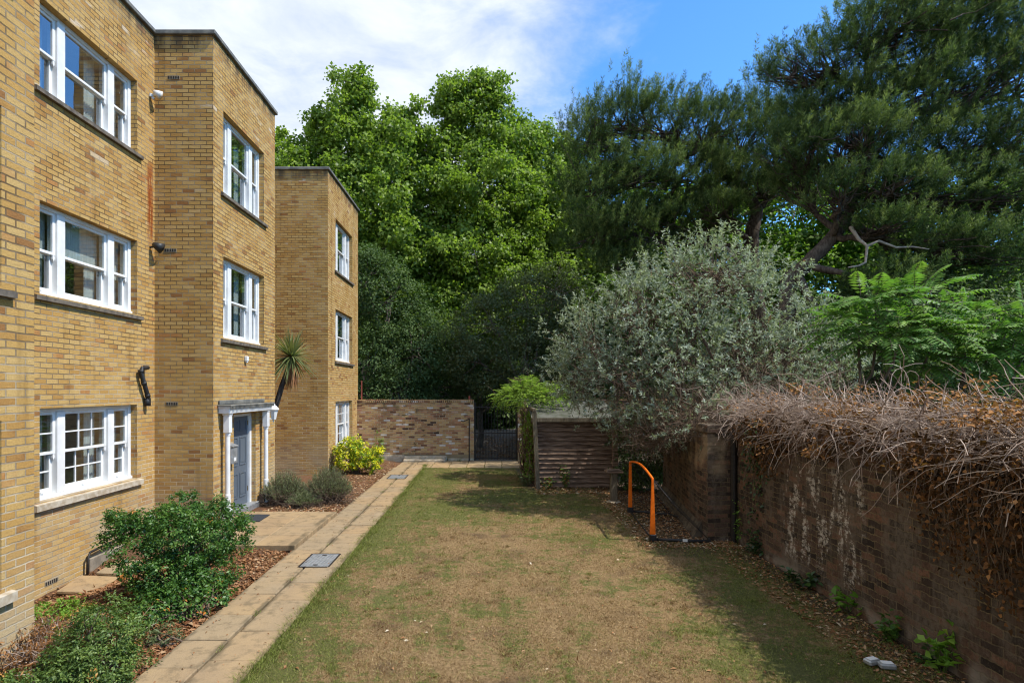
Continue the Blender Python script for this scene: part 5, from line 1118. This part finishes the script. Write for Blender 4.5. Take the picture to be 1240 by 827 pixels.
# --- stuff: grass blades, fallen leaves
def scatter(n, x0, x1, y0, y1, near=1.0):
    x = x0+(x1-x0)*RNG.random(n); y = y0+(y1-y0)*RNG.random(n)**near; return x, y
def grass():
    n = 300000; x, y = scatter(n, -2.24, 4.22, 4.4, 20.3, 1.6)
    edge = RNG.random(n) > .05
    x = np.where(edge, x, -2.2+np.abs(RNG.normal(size=n))*.10-.05+.05*vnoise(y*2, y*0, 1.5, 3.0)); h = np.where(edge, .008+.020*RNG.random(n), .02+.045*RNG.random(n))
    keep = ~((x+.3*RNG.random(n) > 3.0) & (y > 10)) & ~((y > 15.7) & (x > .9)); x, y, h = x[keep], y[keep], h[keep]; n = len(x)
    bare = (vnoise(x*1.1, y*1.1, .9, 5.0)+.35*vnoise(x*3, y*3, 1, 2.0) > .38) & (np.abs(x-.7) < 2.3) & (y < 12.5) & (RNG.random(n) > .30); x, y, h = x[~bare], y[~bare], h[~bare]; n = len(x)
    ct = 420; cx, cy_ = scatter(ct, -2.2, 4.1, 4.5, 18, 1.5); kk = np.repeat(np.arange(ct), 34); rr = .03+.09*RNG.random(ct)      # scattered tufts
    tx = cx[kk]+RNG.normal(size=len(kk))*rr[kk]*.6; ty = cy_[kk]+RNG.normal(size=len(kk))*rr[kk]*.6; ok = (tx > -2.2) & (tx < 4.2) & ~((ty > 10) & (tx > 3)) & ~((ty > 15.5) & (tx > .9)); x = np.concatenate([x, tx[ok]]); y = np.concatenate([y, ty[ok]]); h = np.concatenate([h, (.02+.035*RNG.random(len(kk)))[ok]]); n = len(x)
    wd = .0028+.0005*y/5*RNG.uniform(.8, 1.2, n)
    z = lawn_h(x, y)-.002; a = RNG.random(n)*2*PI; tl = RNG.normal(size=(n, 2))*.9
    p0 = np.stack([x-np.cos(a)*wd, y-np.sin(a)*wd, z], 1); p1 = np.stack([x+np.cos(a)*wd, y+np.sin(a)*wd, z], 1); tip = np.stack([x+tl[:, 0]*h, y+tl[:, 1]*h, z+h], 1)
    # tufts that root in the joints of the path
    m = 1500; jy = 5+13.5*RNG.random(m); jx = -2.70+RNG.normal(size=m)*.02; w = vnoise(jy*3, jx*0, 1.2, 1.0) > .35; jx, jy = jx[w], jy[w]; m = len(jx); hh = .02+.035*RNG.random(m); q0 = np.stack([jx-.003, jy, np.full(m, .015)], 1); q1 = q0+[.006, .002, 0]; qt = q0+np.stack([RNG.normal(size=m)*hh, RNG.normal(size=m)*hh, hh], 1)
    p0, p1, tip = np.concatenate([p0, q0]), np.concatenate([p1, q1]), np.concatenate([tip, qt]); n = len(p0)
    v = np.stack([p0, p1, tip], 1).reshape(-1, 3); me = make_mesh('grass', v, None, np.arange(n*3).reshape(-1, 3), tint=np.repeat(RNG.random(n), 3))
    tag(link('grass', me, M['blade']), 'short dry and green grass of the lawn', 'grass', kind='stuff')
grass()
def litter(name, label, parts, mat):
    lv = Leaves()
    for (n, x0, x1, y0, y1, zf, sz, t0, t1) in parts:
        x, y = scatter(n, x0, x1, y0, y1, 1.25); z = zf(x, y)+.004+.012*RNG.random(n)
        lv.add(np.stack([x, y, z], 1), unit(np.stack([RNG.normal(size=n), RNG.normal(size=n), RNG.normal(size=n)*.18], 1)), unit(RNG.normal(size=(n, 3))*.32+UP), sz*(.4+1.0*RNG.random(n)), sz*.5, t0+(t1-t0)*RNG.random(n), fold=.25, bend=.1)
    tag(lv.build(name, M[mat]), label, 'leaf litter', kind='stuff')
bh = lambda x, y: bed_h(x, y); fl = lambda x, y: lawn_h(x, y); gl = lambda x, y: -.03+.03*(y-21.45)+0*x
litter('leaf_litter', 'brown fallen leaves and bark scattered over the bed', [(9000, -6.2, -3.22, 4.5, 9.4, bh, .065, 0, .75), (1300, -6.2, -3.22, 4.5, 9.4, bh, .10, .3, .8), (3200, -4.8, -3.2, 12.1, 20.5, bh, .075, .2, 1.0), (1500, -3.5, -3.18, 5, 9.4, bh, .06, 0, .9)], 'litter')
litter('fallen_leaves', 'dry leaves scattered on the lawn and bare soil', [(520, -2.2, 4.1, 4.6, 15, fl, .05, .3, 1), (5200, 2.6, 4.25, 9.6, 15.2, fl, .06, .3, 1), (1600, 3.55, 4.25, 4.6, 10, fl, .055, .1, .95), (1200, 1.2, 3.2, 14.6, 15.6, fl, .06, .3, 1), (180, -3.2, -2.2, 5, 19, lambda x, y: .026+0*x, .035, .0, .8)], 'litter')
litter('driveway_leaves', 'drift of dry leaves on the driveway behind the gate', [(4200, -2.5, 3, 21.9, 30, gl, .09, .2, 1)], 'litter')
# ------------------------------------------------------------------ camera, sun, sky
cam = bpy.data.cameras.new('camera'); co = bpy.data.objects.new('camera', cam); COL.objects.link(co)
co.location = (0, 0, EYE); co.rotation_euler = (PI/2, 0, 0)
cam.sensor_width = 36; cam.lens = 36*FPX/1240; cam.shift_x = (620-PX0)/1240; cam.shift_y = (PY0-413.5)/1240
cam.clip_start = 0.05; cam.clip_end = 3000
scene.camera = co
EL, AZ = math.radians(55), math.radians(-14)      # sun high on the right, a little behind the camera
SUN = Vector((math.cos(EL)*math.cos(AZ), math.cos(EL)*math.sin(AZ), math.sin(EL)))
sl = bpy.data.lights.new('sun', 'SUN'); sl.energy = 3.7; sl.angle = math.radians(0.55); sl.color = (1.0, 0.945, 0.86)
so = bpy.data.objects.new('sun', sl); COL.objects.link(so); so.rotation_euler = (-SUN).to_track_quat('-Z', 'Y').to_euler()
w = bpy.data.worlds.new('World'); scene.world = w; w.use_nodes = True; nt = w.node_tree; nt.nodes.clear(); g = N(nt)
sky = g.add('ShaderNodeTexSky', sky_type='NISHITA'); sky.sun_disc = False; sky.sun_elevation = EL; sky.sun_rotation = PI/2-AZ
sky.air_density = 1.0; sky.dust_density = 0.4; sky.ozone_density = 2.2
d = g.add('ShaderNodeTexCoord').outputs['Generated']; x, y, z = g.sep(d)
zz = g.math('MAXIMUM', z, 0.06); u = g.math('DIVIDE', x, zz); v = g.math('DIVIDE', y, zz); P = g.comb(u, v, 0.0)
n1 = g.noise(P, 0.85, 8, 0.58, 0.4); n2 = g.noise(P, 2.6, 8, 0.62, 0.3)
dens = g.math('ADD', g.math('MULTIPLY', n1, 0.75), g.math('MULTIPLY', n2, 0.3))
bias = g.math('MULTIPLY', g.step(u, 0.85, -0.65), 0.36)
cl = g.step(g.math('ADD', dens, bias), 0.56, 0.86)
ccol = g.mix(g.step(n2, 0.3, 0.7), (2.95, 3.3, 3.85), (4.1, 4.3, 4.55))
blue = g.mix(1.0, sky.outputs[0], (0.46, 0.84, 1.16), 'MULTIPLY')
c = g.mix(g.math('MULTIPLY', cl, 0.95), blue, ccol)
bg = g.add('ShaderNodeBackground'); g.link(c, bg.inputs['Color']); bg.inputs['Strength'].default_value = 0.15
o = g.add('ShaderNodeOutputWorld'); g.link(bg.outputs[0], o.inputs['Surface'])
scene.view_settings.view_transform = 'Standard'; scene.view_settings.look = 'None'; scene.view_settings.gamma = 1.0
scene.view_settings.exposure = 0.80; scene.view_settings.use_curve_mapping = False
scene.render.engine = 'CYCLES'
cy = scene.cycles; cy.pixel_filter_type = 'BLACKMAN_HARRIS'; cy.filter_width = 1.15; cy.use_denoising = True
try: cy.denoiser = 'OPENIMAGEDENOISE'
except Exception: pass
cy.max_bounces = 8; cy.diffuse_bounces = 4; cy.glossy_bounces = 3; cy.transmission_bounces = 6; cy.transparent_max_bounces = 12
cy.caustics_reflective = False; cy.caustics_refractive = False; cy.sample_clamp_indirect = 6
